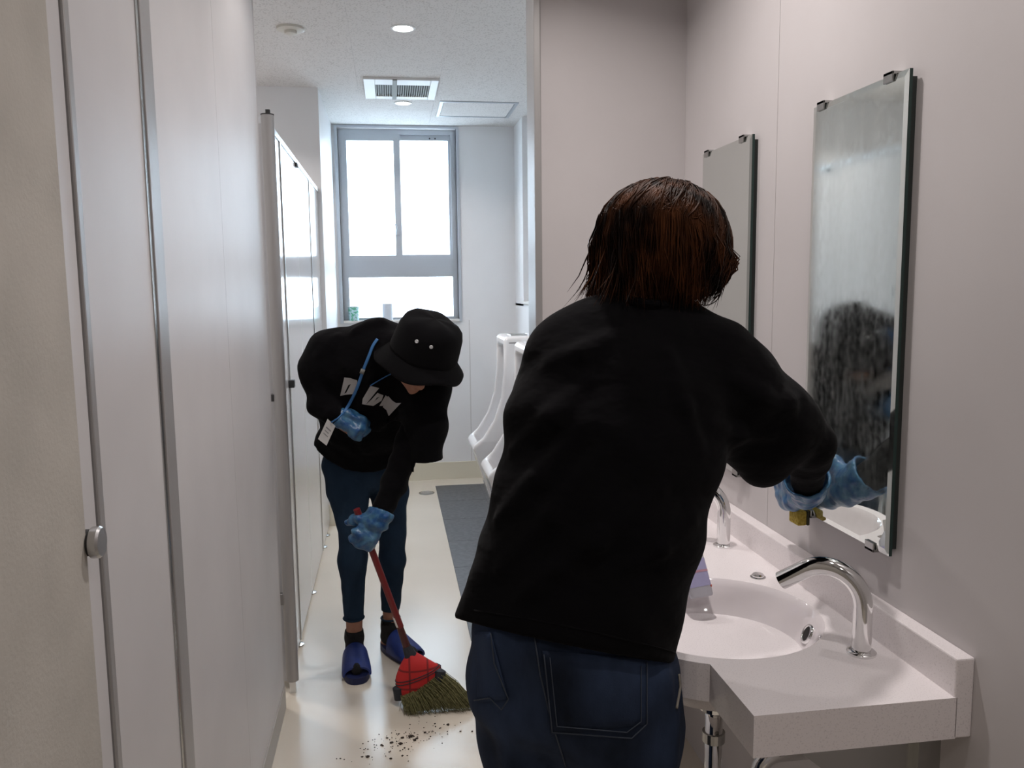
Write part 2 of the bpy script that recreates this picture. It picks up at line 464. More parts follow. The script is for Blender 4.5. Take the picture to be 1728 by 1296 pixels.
def nets(fn, lo, hi, h):
    """surface nets on a sparse-refined grid -> verts, quads"""
    lo = np.array(lo, float); hi = np.array(hi, float); B = 4
    n = np.ceil((hi - lo) / (h * B)).astype(int) + 1
    cx = [lo[i] + (np.arange(n[i]) + 0.5) * h * B - 0.5 * h for i in range(3)]
    G = np.stack(np.meshgrid(*cx, indexing='ij'), -1).reshape(-1, 3)
    dc = fn(G).reshape(n)
    N = n * B
    F = np.repeat(np.repeat(np.repeat(dc, B, 0), B, 1), B, 2).astype(np.float32)
    near = np.abs(dc) < h * B * 1.35
    nb = np.repeat(np.repeat(np.repeat(near, B, 0), B, 1), B, 2)
    I = np.stack(np.nonzero(nb), 1)
    pts = lo + I * h
    vals = np.concatenate([fn(pts[i:i + 400000]) for i in range(0, len(pts), 400000)])
    F[I[:, 0], I[:, 1], I[:, 2]] = vals
    F[[0, -1]] = np.maximum(F[[0, -1]], 1e-3); F[:, [0, -1]] = np.maximum(F[:, [0, -1]], 1e-3); F[:, :, [0, -1]] = np.maximum(F[:, :, [0, -1]], 1e-3)
    S = F < 0
    c8 = sum(S[i:N[0] - 1 + i, j:N[1] - 1 + j, k:N[2] - 1 + k].astype(np.int8) for i in (0, 1) for j in (0, 1) for k in (0, 1))
    act = (c8 > 0) & (c8 < 8)
    A = np.stack(np.nonzero(act), 1)
    idx = np.full(act.shape, -1, np.int64); idx[A[:, 0], A[:, 1], A[:, 2]] = np.arange(len(A))
    acc = np.zeros((len(A), 3)); cnt = np.zeros(len(A))
    corners = [(i, j, k) for i in (0, 1) for j in (0, 1) for k in (0, 1)]
    for a in corners:
        for ax in range(3):
            if a[ax] == 1: continue
            b_ = list(a); b_[ax] = 1
            fa = F[A[:, 0] + a[0], A[:, 1] + a[1], A[:, 2] + a[2]]; fb = F[A[:, 0] + b_[0], A[:, 1] + b_[1], A[:, 2] + b_[2]]
            mk = (fa < 0) != (fb < 0)
            t = np.where(mk, fa / np.where(mk, fa - fb, 1), 0)
            p = np.array(a, float)[None] + np.zeros((len(A), 3)); p[:, ax] += t
            acc[mk] += p[mk]; cnt[mk] += 1
    V = lo + (A + acc / cnt[:, None]) * h
    Q = []
    for ax in range(3):
        o1, o2 = [(1, 2), (2, 0), (0, 1)][ax]
        sl0 = [slice(1, N[i] - 1) for i in range(3)]; sl1 = list(sl0)
        sl0[ax] = slice(0, N[ax] - 1); sl1[ax] = slice(1, N[ax])
        s0 = S[tuple(sl0)]; s1 = S[tuple(sl1)]
        E_ = np.stack(np.nonzero(s0 != s1), 1)
        if len(E_) == 0: continue
        flip = s0[E_[:, 0], E_[:, 1], E_[:, 2]]
        base = E_ + np.array([0 if i == ax else 1 for i in range(3)])
        def cell(d1, d2):
            c = base.copy(); c[:, o1] -= d1; c[:, o2] -= d2
            return idx[c[:, 0], c[:, 1], c[:, 2]]
        q = np.stack([cell(1, 1), cell(0, 1), cell(0, 0), cell(1, 0)], 1)
        q[~flip] = q[~flip][:, ::-1]
        Q.append(q)
    Q = np.concatenate(Q); Q = Q[(Q >= 0).all(1)]
    return V, Q


def relax(V, Q, it=2, lam=0.5):
    for _ in range(it):
        s = np.zeros_like(V); c = np.zeros(len(V))
        for a, b in ((0, 1), (1, 2), (2, 3), (3, 0)):
            np.add.at(s, Q[:, a], V[Q[:, b]]); np.add.at(s, Q[:, b], V[Q[:, a]])
            np.add.at(c, Q[:, a], 1); np.add.at(c, Q[:, b], 1)
        V = V + lam * (s / np.maximum(c, 1)[:, None] - V)
    return V


def skin_obj(name, field, h, material, parent=None, it=1, lo=None, hi=None, loc=None):
    if lo is None: lo, hi = field.bounds()
    V, Q = nets(field, lo, hi, h)
    if it: V = relax(V, Q, it)
    return mobj(name, V, Q, material, parent, True, loc)


def cast(field, px, py, near, far, lift=0.0):
    """first hit of the sight line through a photo pixel with an implicit surface"""
    d = pray(px, py); t = near / d[1]
    while t * d[1] < far:
        p = CAMPOS + d * t; v = float(field(p[None])[0]) - lift
        if v < 0.0005: return p
        t += max(v * 0.6, 0.0015)
    return None


# =================================================================== THE SETTING
ZC = ROOM['zc']; XL = ROOM['xl']; XR = ROOM['xr']; YF = ROOM['yfar']

MB().box(-1.8, 1.3, -1.2, 6.30, -0.08, 0.0).out('floor', 'floor_vinyl')
fl = bpy.data.objects['floor']; tag(fl, 'glossy beige vinyl floor of the washroom', 'floor', kind='structure')

# charcoal tile strip under the urinals
strip = empty('trim_1', (0.615, 4.6, 0), 'charcoal grey tile strip laid in floor under urinals', 'tile strip', kind='structure')
MB().box(0.290, 0.93, 3.25, 5.93, -0.02, 0.0015).out('grout_bed', 'joint_grey', strip)
for iy in range(6):
    for ix in range(2):
        y0 = 3.25 + iy * 0.4467; x0 = 0.290 + ix * 0.32
        MB().box(x0 + 0.001, x0 + 0.319, y0 + 0.001, y0 + 0.4457, 0.0, 0.004, 0.001).out('tile', 'tile_charcoal', strip)

# ceiling: boards with fine joints
ce = MB().box(-1.8, 1.3, -1.2, 6.30, ZC + 0.012, ZC + 0.1).out('ceiling', 'joint_grey'); tag(ce, 'white speckled ceiling of acoustic boards', 'ceiling', kind='structure')
xs = [-1.8, -1.544, -1.09, -0.635, -0.146, 0.309, 0.765, 1.3]
for i in range(len(xs) - 1):
    y = -1.2 + (0.455 if i % 2 else 0.0)
    ys = [-1.2] + [q for q in np.arange(-1.2 + 0.455 * (1 + i % 2), 6.3, 0.91)] + [6.3]
    for a, b in zip(ys[:-1], ys[1:]):
        if b - a < 0.02: continue
        MB().box(xs[i] + 0.0003, xs[i + 1] - 0.0003, a + 0.0003, b - 0.0003, ZC, ZC + 0.012).out('ceiling_board', 'ceiling_board', ce)

# left side of the washroom: laminate partition wall with aluminium strips
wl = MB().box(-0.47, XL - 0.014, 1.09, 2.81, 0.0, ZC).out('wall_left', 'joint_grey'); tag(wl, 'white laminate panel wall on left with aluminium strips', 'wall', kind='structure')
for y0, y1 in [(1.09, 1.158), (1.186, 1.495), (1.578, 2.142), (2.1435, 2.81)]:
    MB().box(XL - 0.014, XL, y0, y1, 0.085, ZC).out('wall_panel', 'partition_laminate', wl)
MB().box(-0.472, XL + 0.001, 2.811, 2.816, 0.0, ZC).out('edge_cap', 'partition_laminate', wl)
for y0, y1 in [(1.163, 1.184), (1.512, 1.576)]:
    b_ = MB(); b_.box(XL - 0.014, XL + 0.004, y0, y1, 0.085, ZC, 0.003)
    b_.out('aluminium_strip', 'brushed_aluminium', wl)
MB().box(XL - 0.014, XL + 0.002, 1.495, 1.507, 0.085, ZC).out('rubber_gasket', 'chrome_dull', wl)
bl = MB().box(-0.47, XL + 0.004, 1.09, 2.814, 0.0, 0.082).out('baseboard_left', 'baseboard_grey'); tag(bl, 'low grey skirting along foot of left panel wall', 'baseboard', kind='structure')
wn = MB().box(-0.60, XL + 0.012, -1.2, 1.088, 0.0, ZC, 0.004).out('wall_near_left', 'wall_beige'); tag(wn, 'rough beige wall at near left edge', 'wall', kind='structure')
# stall area behind the partition
ws = MB().box(-1.8, -1.7, 2.7, 5.05, 0, ZC).out('wall_stall_back', 'wall_far_white'); tag(ws, 'white wall behind the toilet stalls', 'wall', kind='structure')
ws = MB().box(-1.8, -0.475, 2.70, 2.81, 0, ZC).out('wall_stall_side', 'wall_far_white'); tag(ws, 'white side wall closing the first stall', 'wall', kind='structure')
wp = MB().box(-1.8, -0.375, 5.05, 6.15, 0, ZC).out('wall_left_far', 'wall_far_white'); tag(wp, 'full height white wall between stalls and window', 'wall', kind='structure')
MB().box(-0.5, -0.368, 5.046, 6.15, 0, 0.13).out('baseboard_left_far', 'baseboard_beige'); tag(bpy.data.objects['baseboard_left_far'], 'beige skirting on wall between stalls and window', 'baseboard', kind='structure')

# right wall (panels), return wall and the urinal bay
wr = MB().box(XR + 0.012, 1.05, -1.2, 2.60, 0, ZC).out('wall_right', 'joint_grey'); tag(wr, 'pale panel wall carrying the mirrors', 'wall', kind='structure')
for y0, y1 in [(-1.2, -0.03), (-0.0285, 0.91), (0.9115, 1.868), (1.8695, 2.48)]:
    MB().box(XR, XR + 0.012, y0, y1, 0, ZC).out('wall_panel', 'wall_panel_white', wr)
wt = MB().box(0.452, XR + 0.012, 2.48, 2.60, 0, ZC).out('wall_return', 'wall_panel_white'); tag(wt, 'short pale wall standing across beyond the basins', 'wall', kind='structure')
t2 = MB().box(0.435, 0.456, 2.474, 2.606, 0, ZC, 0.003).out('trim_2', 'brushed_aluminium'); tag(t2, 'grey vertical edge trim on short return wall', 'trim', kind='structure')
wu = MB().box(0.93, 1.3, 2.60, 6.15, 0, 1.315).out('wall_urinal', 'wall_far_white'); tag(wu, 'white low wall with ledge behind the urinals', 'wall', kind='structure')
MB().box(0.915, 1.3, 2.60, 5.78, 1.315, 1.335, 0.003).out('ledge', 'plastic_white', wu)
wv_ = MB().box(1.14, 1.3, 2.60, 6.15, 1.335, ZC).out('wall_urinal_upper', 'wall_far_white'); tag(wv_, 'recessed white wall above the urinal ledge', 'wall', kind='structure')
wq = MB().box(0.93, 1.3, 5.78, 6.15, 1.3, ZC).out('wall_corner_shaft', 'wall_far_white'); tag(wq, 'white boxed shaft in far right corner', 'wall', kind='structure')

# far wall with the window opening
WX0, WX1, WZ0, WZ1 = -0.335, 0.505, 1.205, 2.570
fw = MB()
fw.box(-0.376, WX0, YF, YF + 0.16, 0, ZC).box(WX1, 1.3, YF, YF + 0.16, 0, ZC).box(WX0, WX1, YF, YF + 0.16, 0, WZ0).box(WX0, WX1, YF, YF + 0.16, WZ1, ZC)
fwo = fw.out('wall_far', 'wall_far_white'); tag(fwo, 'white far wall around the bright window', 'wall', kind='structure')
MB().box(0.578, 0.581, YF - 0.0008, YF + 0.001, 0.13, WZ0 - 0.01).out('panel_joint', 'baseboard_grey', fwo)
bf = MB().box(-0.37, 0.93, YF - 0.012, YF, 0, 0.13).out('baseboard_far', 'baseboard_beige'); tag(bf, 'beige skirting along foot of far wall', 'baseboard', kind='structure')
bk = MB().box(-1.8, 1.3, -1.30, -1.2, 0, ZC).out('wall_near', 'wall_panel_white'); tag(bk, 'plain wall behind the viewer', 'wall', kind='structure')

win = empty('window_1', (0.085, YF + 0.08, WZ0), 'aluminium window of two sliding panes above one low pane', 'window', kind='structure')
F0, F1 = YF + 0.05, YF + 0.12
a = MB(); a.box(WX0, -0.29, F0, F1, WZ0, WZ1).box(0.468, WX1, F0, F1, WZ0, WZ1).box(-0.29, 0.468, F0, F1, 2.535, WZ1).box(-0.29, 0.468, F0, F1, WZ0, 1.222)
a.out('outer_frame', 'aluminium_frame', win)
a = MB(); a.box(WX0 - 0.022, WX0, YF - 0.012, F0, WZ0 - 0.02, WZ1 + 0.015).box(WX1, WX1 + 0.02, YF - 0.012, F0, WZ0 - 0.02, WZ1 + 0.015).box(WX0, WX1, YF - 0.012, F0, WZ1, WZ1 + 0.015)
a.out('casing', 'aluminium_frame', win)
MB().box(WX0, WX1, YF - 0.02, F0, WZ0 - 0.02, WZ0, 0.003).out('window_sill', 'plastic_white', win)
MB().box(-0.29, 0.468, F0 - 0.004, F1, 1.515, 1.645).out('transom', 'aluminium_frame', win)


def sash(x0, x1, z0, z1, y0, y1, st, sb, s_t):
    s = empty('sash', (x0, y0, z0)); s.parent = win; s.location = Vector((x0, y0, z0)) - win.location
    a = MB(); a.box(x0, x0 + st[0], y0, y1, z0, z1).box(x1 - st[1], x1, y0, y1, z0, z1).box(x0 + st[0], x1 - st[1], y0, y1, z0, z0 + sb).box(x0 + st[0], x1 - st[1], y0, y1, z1 - s_t, z1)
    a.out('sash_frame', 'aluminium_frame', s)
    MB().box(x0 + st[0], x1 - st[1], (y0 + y1) / 2 - 0.003, (y0 + y1) / 2 + 0.003, z0 + sb, z1 - s_t).out('pane', 'frosted_glass', s)
    return s


sash(-0.315, 0.103, 1.640, 2.535, F0 + 0.002, F0 + 0.026, (0.038, 0.046), 0.034, 0.044)
s2 = sash(0.060, 0.485, 1.645, 2.540, F0 + 0.030, F0 + 0.054, (0.043, 0.033), 0.034, 0.040)
MB().box(-0.288, 0.466, F0 + 0.03, F0 + 0.036, 1.222, 1.500).out('pane', 'frosted_glass', win)
a = MB(); a.box(0.062, 0.084, F0 - 0.012, F0 + 0.002, 1.82, 1.88, 0.003); a.tube([(0.07, F0 - 0.014, 1.85), (0.057, F0 - 0.02, 1.90)], 0.007, 8)
a.out('crescent_latch', 'aluminium_frame', win)
for x in (0.32, 0.36): MB().lathe([(0.006, 0), (0.006, 0.004)], (x, F0 + 0.028, 2.513), (0, -1, 0), 10).out('screw_cap', 'rubber_dark', win)

gr_ = MB().box(-60, 60, 6.6, 120, -4.1, -4.0).out('ground_outside', 'asphalt'); tag(gr_, 'added grey ground outside below the window, out of view', 'ground', kind='structure')  # ground out of view, added to cut daylight reaching the ceiling from below

# =================================================================== CEILING FIXTURES
LABELS = {3.875: 'lit round recessed downlight in ceiling nearest the smoke detector', 5.41: 'lit round recessed downlight just beyond the ceiling vent',
          1.75: 'assumed unseen downlight above the basins', 2.45: 'assumed unseen downlight between basins and stalls', -0.35: 'assumed unseen downlight overhead near the entrance', 0.85: 'assumed unseen downlight above the person at the mirror', 3.35: 'added unseen downlight above the nearer toilet stall', 4.35: 'added unseen downlight above the farther toilet stall'}


def downlight(x, y, power, r=0.043, col=(1.0, 0.935, 0.91)):
    t = empty('downlight', (x, y, ZC), LABELS[y], 'ceiling light', 'recessed ceiling downlights')
    MB().lathe([(r + 0.012, 0.001), (r + 0.012, -0.004), (r + 0.002, -0.006), (r, 0.0), (r - 0.003, 0.0005)], (x, y, ZC), n=32, cap0=False, cap1=False).out('trim_ring', 'plastic_white', t, True, angle=40)
    MB().lathe([(r - 0.001, -0.0015), (0.0005, -0.0025)], (x, y, ZC), n=32, cap0=False).out('diffuser', 'lamp_glow', t)
    l = bpy.data.lights.new('downlight_lamp', 'AREA'); l.shape = 'DISK'; l.size = 2 * r; l.energy = power; l.color = col; l.spread = math.radians(135)
    o = bpy.data.objects.new('downlight_lamp', l); COL.objects.link(o); o.parent = t; o.location = (0, 0, -0.008)


downlight(0.093, 3.875, LAMP_W * 2.3); downlight(0.117, 5.41, LAMP_W * 1.9)
downlight(0.42, 1.75, LAMP_W * 2.6); downlight(0.0, 2.45, LAMP_W * 1.2); downlight(0.56, 0.85, LAMP_W * 1.1); downlight(0.42, -0.35, LAMP_W * 1.4); downlight(-0.95, 3.35, LAMP_W * 2.5); downlight(-0.95, 4.35, LAMP_W * 3.5)  # unseen lamps assumed to match brightness; the stall pair is added as fill

t = empty('smoke_detector', (-0.40, 3.93, ZC), 'round cream smoke detector on ceiling', 'smoke detector')
MB().lathe([(0.060, 0), (0.060, -0.010), (0.050, -0.014)], (-0.40, 3.93, ZC), n=36).out('base', 'plastic_ivory', t, True, angle=40)
MB().lathe([(0.028, -0.013), (0.026, -0.026), (0.016, -0.030)], (-0.40, 3.93, ZC), n=28).out('sensor_cap', 'plastic_ivory', t, True, angle=40)

t = empty('ceiling_vent', (0.1, 5.01, ZC), 'square white ceiling vent with dark slotted grille', 'ceiling vent')
a = MB(); z0, z1 = ZC - 0.014, ZC
a.box(-0.110, -0.048, 4.77, 5.25, z0, z1, 0.002).box(0.262, 0.306, 4.77, 5.25, z0, z1, 0.002).box(-0.048, 0.262, 4.77, 4.89, z0, z1, 0.002).box(-0.048, 0.262, 5.18, 5.25, z0, z1, 0.002)
a.out('frame', 'plastic_white', t)
MB().box(-0.048, 0.262, 4.89, 5.18, ZC - 0.003, ZC - 0.001).out('backing', 'vent_dark', t)
MB().box(0.05, 0.075, 4.77, 5.25, z0 - 0.003, z0 + 0.004).out('centre_bar', 'vent_slat', t)
for k in range(24): MB().box(-0.046 + k * 0.013, -0.0395 + k * 0.013, 4.89, 5.18, ZC - 0.012, ZC - 0.003).out('slat', 'vent_slat', t)

t = empty('ceiling_hatch', (0.59, 5.57, ZC), 'square ceiling access hatch with thin metal frame', 'hatch')
x0, x1, y0, y1 = 0.345, 0.84, 5.33, 5.80
a = MB(); a.box(x0, x0 + 0.022, y0, y1, ZC - 0.006, ZC).box(x1 - 0.022, x1, y0, y1, ZC - 0.006, ZC).box(x0 + 0.022, x1 - 0.022, y0, y0 + 0.022, ZC - 0.006, ZC).box(x0 + 0.022, x1 - 0.022, y1 - 0.022, y1, ZC - 0.006, ZC)
a.out('frame', 'aluminium_frame', t)
MB().box(x0 + 0.025, x1 - 0.025, y0 + 0.025, y1 - 0.025, ZC - 0.004, ZC).out('lid', 'ceiling_board', t)

# =================================================================== LEFT SIDE: KNOB AND STALLS
t = empty('door_knob', (XL, 1.094, 1.13), 'short metal knob with black base on left panel', 'knob')
MB().lathe([(0.017, 0.0), (0.017, 0.016)], (XL, 1.094, 1.13), (1, 0, 0), 24).out('base', 'rubber_dark', t, True, angle=40)
MB().lathe([(0.020, 0.016), (0.0205, 0.018), (0.0205, 0.025), (0.018, 0.028)], (XL, 1.094, 1.13), (1, 0, 0), 32).out('disc', 'steel_dull', t, True, angle=35)

SX = -0.400
t = empty('stall_edge_tube', (-0.385, 2.93, 0.03), 'brushed aluminium tube standing at first stall opening', 'post')
MB().lathe([(0.0215, 0.045), (0.0215, 2.018)], (-0.385, 2.93, 0), n=28).out('tube', 'brushed_aluminium', t, True, angle=40)
MB().lathe([(0.022, 2.018), (0.022, 2.022), (0.010, 2.024)], (-0.385, 2.93, 0), n=28).out('end_cap', 'rubber_dark', t)
MB().box(-0.430, -0.400, 2.92, 2.945, 1.06, 1.085, 0.002).out('pivot_block', 'rubber_dark', t)
MB().box(-0.425, -0.403, 2.92, 2.945, 0.33, 0.37, 0.002).out('lower_bracket', 'chrome_dull', t)
MB().box(-0.392, -0.378, 2.94, 2.955, 2.018, 2.04).out('top_peg', 'rubber_dark', t)
MB().box(-0.396, -0.374, 2.92, 2.94, 0.0, 0.045).out('foot', 'aluminium_bright', t)


def stall_panel(name, y0, y1, label, cat, foot, extra=None):
    t = empty(name, (SX - 0.015, (y0 + y1) / 2, 0), label, cat, 'toilet stall fronts')
    MB().box(SX - 0.03, SX, y0, y1, 0.02, 2.0, 0.0015).out('panel', 'stall_laminate', t)
    MB().box(SX - 0.036, SX + 0.005, y0, y1, 2.0, 2.022, 0.002).out('top_rail', 'aluminium_bright', t)
    for fy in foot:
        MB().lathe([(0.026, 0.0), (0.026, 0.006), (0.013, 0.010), (0.013, 0.022)], (SX - 0.012, fy, 0.0), n=20).out('foot', 'chrome_dull', t, True, angle=40)
    return t


t1 = stall_panel('stall_partition', 2.975, 3.345, 'fixed white stall panel right behind the aluminium tube', 'stall panel', [3.33])
t2_ = stall_panel('stall_door', 3.352, 3.865, 'glossy white stall door next to the tube side panel', 'stall door', [])
t3 = stall_panel('stall_door', 3.872, 4.50, 'glossy white stall door further toward the window', 'stall door', [3.915])
t4 = stall_panel('stall_partition', 4.507, 5.044, 'narrow white stall panel nearest the window', 'stall panel', [4.62, 4.84])
MB().box(SX - 0.001, SX + 0.004, 3.335, 3.352, 0.02, 2.0).out('edge_strip', 'chrome_dull', t1)
MB().box(SX - 0.001, SX + 0.003, 4.494, 4.507, 0.02, 2.0).out('edge_strip', 'chrome_dull', t3)
MB().box(SX, SX + 0.022, 3.305, 3.34, 1.06, 1.09, 0.002).out('lock_block', 'rubber_dark', t1)
MB().box(SX - 0.02, SX + 0.010, 3.87, 3.93, 1.985, 2.0).out('top_hinge', 'rubber_dark', t3)
dv = MB().box(-1.7, SX - 0.035, 3.90, 3.93, 0.06, 2.0).out('stall_divider', 'stall_laminate'); tag(dv, 'white divider panel between two toilet stalls', 'stall panel')

# =================================================================== URINALS
prof = [(0.63, 1.172), (0.618, 1.172), (0.604, 1.155), (0.600, 0.98), (0.585, 0.84), (0.545, 0.72), (0.485, 0.625), (0.432, 0.578), (0.425, 0.560), (0.440, 0.53), (0.475, 0.42), (0.520, 0.28), (0.560, 0.15), (0.60, 0.06), (0.66, 0.03), (0.93, 0.03), (0.93, 1.172)]


class Prof:
    def __init__(s, poly, y0, y1, rnd):
        s.p = np.array(poly, np.float32); s.y0 = y0; s.y1 = y1; s.rnd = rnd
        mn = s.p.min(0); mxx = s.p.max(0)
        s.lo = np.array([mn[0], y0, mn[1]]) - 0.08; s.hi = np.array([mxx[0], y1, mxx[1]]) + 0.08

    def __call__(s, P_):
        p = P_[:, [0, 2]]; n = len(s.p); d = np.full(len(p), 1e9, np.float32); ins = np.zeros(len(p), bool)
        for i in range(n):
            a = s.p[i]; b_ = s.p[(i + 1) % n]; e = b_ - a; w_ = p - a
            t = np.clip(w_ @ e / (e @ e), 0, 1); q = w_ - t[:, None] * e
            d = np.minimum(d, (q * q).sum(1))
            c = (a[1] > p[:, 1]) != (b_[1] > p[:, 1])
            with np.errstate(divide='ignore', invalid='ignore'):
                xi = a[0] + (p[:, 1] - a[1]) * (b_[0] - a[0]) / (b_[1] - a[1])
            ins ^= c & (p[:, 0] < xi)
        d2 = np.sqrt(d) * np.where(ins, -1, 1)
        dy = np.maximum(s.y0 - P_[:, 1], P_[:, 1] - s.y1)
        r = s.rnd; q = np.stack([d2 + r, dy + r], 1)
        return np.minimum(q.max(1), 0) + np.sqrt((np.maximum(q, 0) ** 2).sum(1)) - r


def taper(fn, yc):
    # the bowl narrows toward its foot
    return fn


YU = 4.60
uf = Field()
uf.add(Prof(prof, YU - 0.17, YU + 0.17, 0.02), 0.0)
cav = [(0.30, 1.12), (0.30, 0.60), (0.455, 0.60), (0.50, 0.52), (0.60, 0.44), (0.74, 0.44), (0.84, 0.60), (0.86, 0.9), (0.86, 1.12)]
uf.add(Prof(cav, YU - 0.135, YU + 0.135, 0.03), 0.015, True)


def narrow(p, d):
    z = p[:, 2]; hw = np.interp(z, [0.0, 0.25, 0.6, 0.9], [0.085, 0.115, 0.168, 0.17])
    return np.maximum(d, np.abs(p[:, 1] - YU) - hw)


uf.post.append(narrow)
ur = empty('urinal', (0.78, YU, 0.03), 'white wall-hung urinal farther along, nearest the window', 'urinal', 'white urinals')
ub = skin_obj('ceramic_body', uf, 0.008, 'urinal_ceramic', ur, 1, (0.38, YU - 0.2, 0.0), (0.95, YU + 0.2, 1.2))
us = MB().box(0.655, 0.75, YU - 0.06, YU + 0.06, 1.171, 1.176, 0.002).out('sensor_plate', 'chrome_dull', ur)
ug = MB().box(0.63, 0.93, YU - 0.171, YU - 0.168, 1.135, 1.140).out('lid_gap', 'joint_grey', ur)
ur2 = ur.copy(); COL.objects.link(ur2); ur2.location.y = 3.90; ur2['label'] = 'white wall-hung urinal partly hidden behind the person at basin'
for c in (ub, us, ug):
    k = c.copy(); COL.objects.link(k); k.parent = ur2
t = empty('floor_drain', (0.218, 5.74, 0), 'round grey floor drain cap near far wall', 'drain')
MB().lathe([(0.055, 0), (0.055, 0.003), (0.046, 0.004)], (0.218, 5.74, 0), n=32).out('rim', 'chrome_dull', t)
MB().lathe([(0.044, 0.0035), (0.044, 0.0055), (0.040, 0.006)], (0.218, 5.74, 0), n=32).out('cap', 'steel_dull', t)

# =================================================================== BASIN COUNTER
CZ = 0.792; CB = 0.723; CX0, CX1 = 0.532, 0.872; CY0, CY1 = 1.132, 2.478
BASINS = [(0.628, 1.52), (0.628, 2.14)]; BR = 0.205; BO = 0.232
ct = empty('basin_counter', (0.70, 1.8, CB), 'pale pink white solid surface counter with two round basins', 'counter')
bm = bmesh.new()
outl = [(CX0, CY0)]
for cx, cy in BASINS:
    a0 = math.acos((cx - CX0) / BO)
    for k in range(25):
        a = -a0 + 2 * a0 * k / 24
        outl.append((cx - BO * math.cos(a), cy + BO * math.sin(a)))
outl += [(CX0, CY1), (CX1, CY1), (CX1, CY0)]
edges = []
def loop(pts, z):
    vs = [bm.verts.new((x, y, z)) for x, y in pts]
    return vs, [bm.edges.new((vs[i], vs[(i + 1) % len(vs)])) for i in range(len(vs))]
ov, oe = loop(outl, CZ); edges += oe; hv = []
for cx, cy in BASINS:
    v_, e_ = loop([(cx + BR * math.cos(2 * math.pi * k / 48), cy + BR * math.sin(2 * math.pi * k / 48)) for k in range(48)], CZ); edges += e_; hv.append(v_)
bmesh.ops.triangle_fill(bm, use_beauty=True, use_dissolve=False, edges=edges)
bv, be = loop(outl, CB)
for i in range(len(ov)):
    j = (i + 1) % len(ov); bm.faces.new((ov[i], ov[j], bv[j], bv[i]))
bm.faces.new(bv)
bmesh.ops.recalc_face_normals(bm, faces=list(bm.faces))
bev = [e for e in bm.edges if len(e.link_faces) == 2 and e.verts[0] in ov and e.verts[1] in ov and abs(e.calc_face_angle(0)) > 1.0]
bm.verts.index_update()
VV = [v.co[:] for v in bm.verts]; FF = [[v.index for v in f.verts] for f in bm.faces]; bm.free()
mobj('counter_slab', VV, FF, 'counter_solid', ct)
a = MB(); a.box(CX1 - 0.004, XR, CY0, CY1, CB, 0.856, 0.003); a.out('backsplash', 'counter_solid', ct)
pr = [(BR, 0.0), (BR - 0.004, -0.004), (BR - 0.010, -0.014), (BR - 0.018, -0.035), (BR - 0.032, -0.065), (BR - 0.058, -0.095), (BR - 0.10, -0.118), (0.055, -0.127), (0.024, -0.131), (0.022, -0.134)]
po = [(0.03, -0.160), (0.075, -0.155), (0.125, -0.142), (0.170, -0.118), (0.195, -0.092), (0.205, -0.069)]
for i, (cx, cy) in enumerate(BASINS):
    bw = MB().lathe(pr, (cx, cy, CZ), n=48, cap0=False).out('bowl', 'bowl_ceramic', ct, True)
    MB().lathe(po, (cx, cy, CZ), n=40, cap1=False).out('bowl_underside', 'counter_solid', ct, True)
    MB().lathe([(0.021, -0.132), (0.021, -0.128), (0.016, -0.127)], (cx, cy, CZ), n=24).out('drain_plug', 'chrome', bw, True, angle=40)
    # overflow ring on the inner wall facing the user
    dirv = np.array([0.98, -0.19, 0.0]); pc = np.array([cx, cy, CZ - 0.042]) + dirv * (BR - 0.0225)
    nv_ = -dirv * 0.90 + np.array([0, 0, 0.42])
    MB().lathe([(0.0205, -0.012), (0.0205, 0.003), (0.0170, 0.0050), (0.0145, 0.003), (0.0145, -0.004)], pc, nv_, 28, False, False).out('overflow_ring', 'chrome', bw, True)
    MB().lathe([(0.0152, 0.0025), (0.001, 0.0030)], pc, nv_, 28, False).out('overflow_hole', 'black_hole', bw)
    MB().lathe([(0.046, -0.168), (0.046, -0.158), (0.03, -0.156)], (cx, cy, CZ), n=28).out('drain_gasket', 'rubber_dark', ct)
    MB().lathe([(0.024, -0.205), (0.030, -0.20), (0.030, -0.178), (0.036, -0.170), (0.036, -0.166)], (cx, cy, CZ), n=24).out('drain_nut', 'chrome', ct, True, angle=30)
    path = [(cx, cy, CZ - 0.19), (cx, cy, 0.40)] + [(cx + 0.05 - 0.05 * math.cos(q), cy, 0.40 - 0.05 * math.sin(q)) for q in np.linspace(0.2, math.pi, 9)] + [(cx + 0.10, cy, 0.44)] + [(cx + 0.14 - 0.04 * math.cos(q), cy, 0.44 + 0.04 * math.sin(q)) for q in np.linspace(0.2, math.pi / 2, 5)] + [(XR, cy, 0.48)]
    MB().tube(path, 0.0175, 16).out('trap_pipe', 'chrome', ct, True)
    MB().lathe([(0.023, -0.27), (0.023, -0.25)], (cx, cy, CZ), n=20).out('pipe_collar', 'chrome_dull', ct)
cab = smooth_path([(0.63, 1.50, 0.605), (0.66, 1.46, 0.600), (0.70, 1.40, 0.607), (0.76, 1.36, 0.63), (0.84, 1.33, 0.70)], 6)
MB().tube(cab, 0.0025, 6).out('sensor_cable', 'rubber_dark', ct)
for y in (1.22, 1.83, 2.40):
    br = MB(); br.box(0.57, XR, y - 0.018, y + 0.018, 0.700, 0.7225); br.box(0.86, XR, y - 0.018, y + 0.018, 0.45, 0.70)
    br.prism([(0.86, y - 0.003, 0.50), (0.86, y - 0.003, 0.70), (0.62, y - 0.003, 0.70)], (0, 0.006, 0))
    br.out('support_bracket', 'chrome_dull', ct)


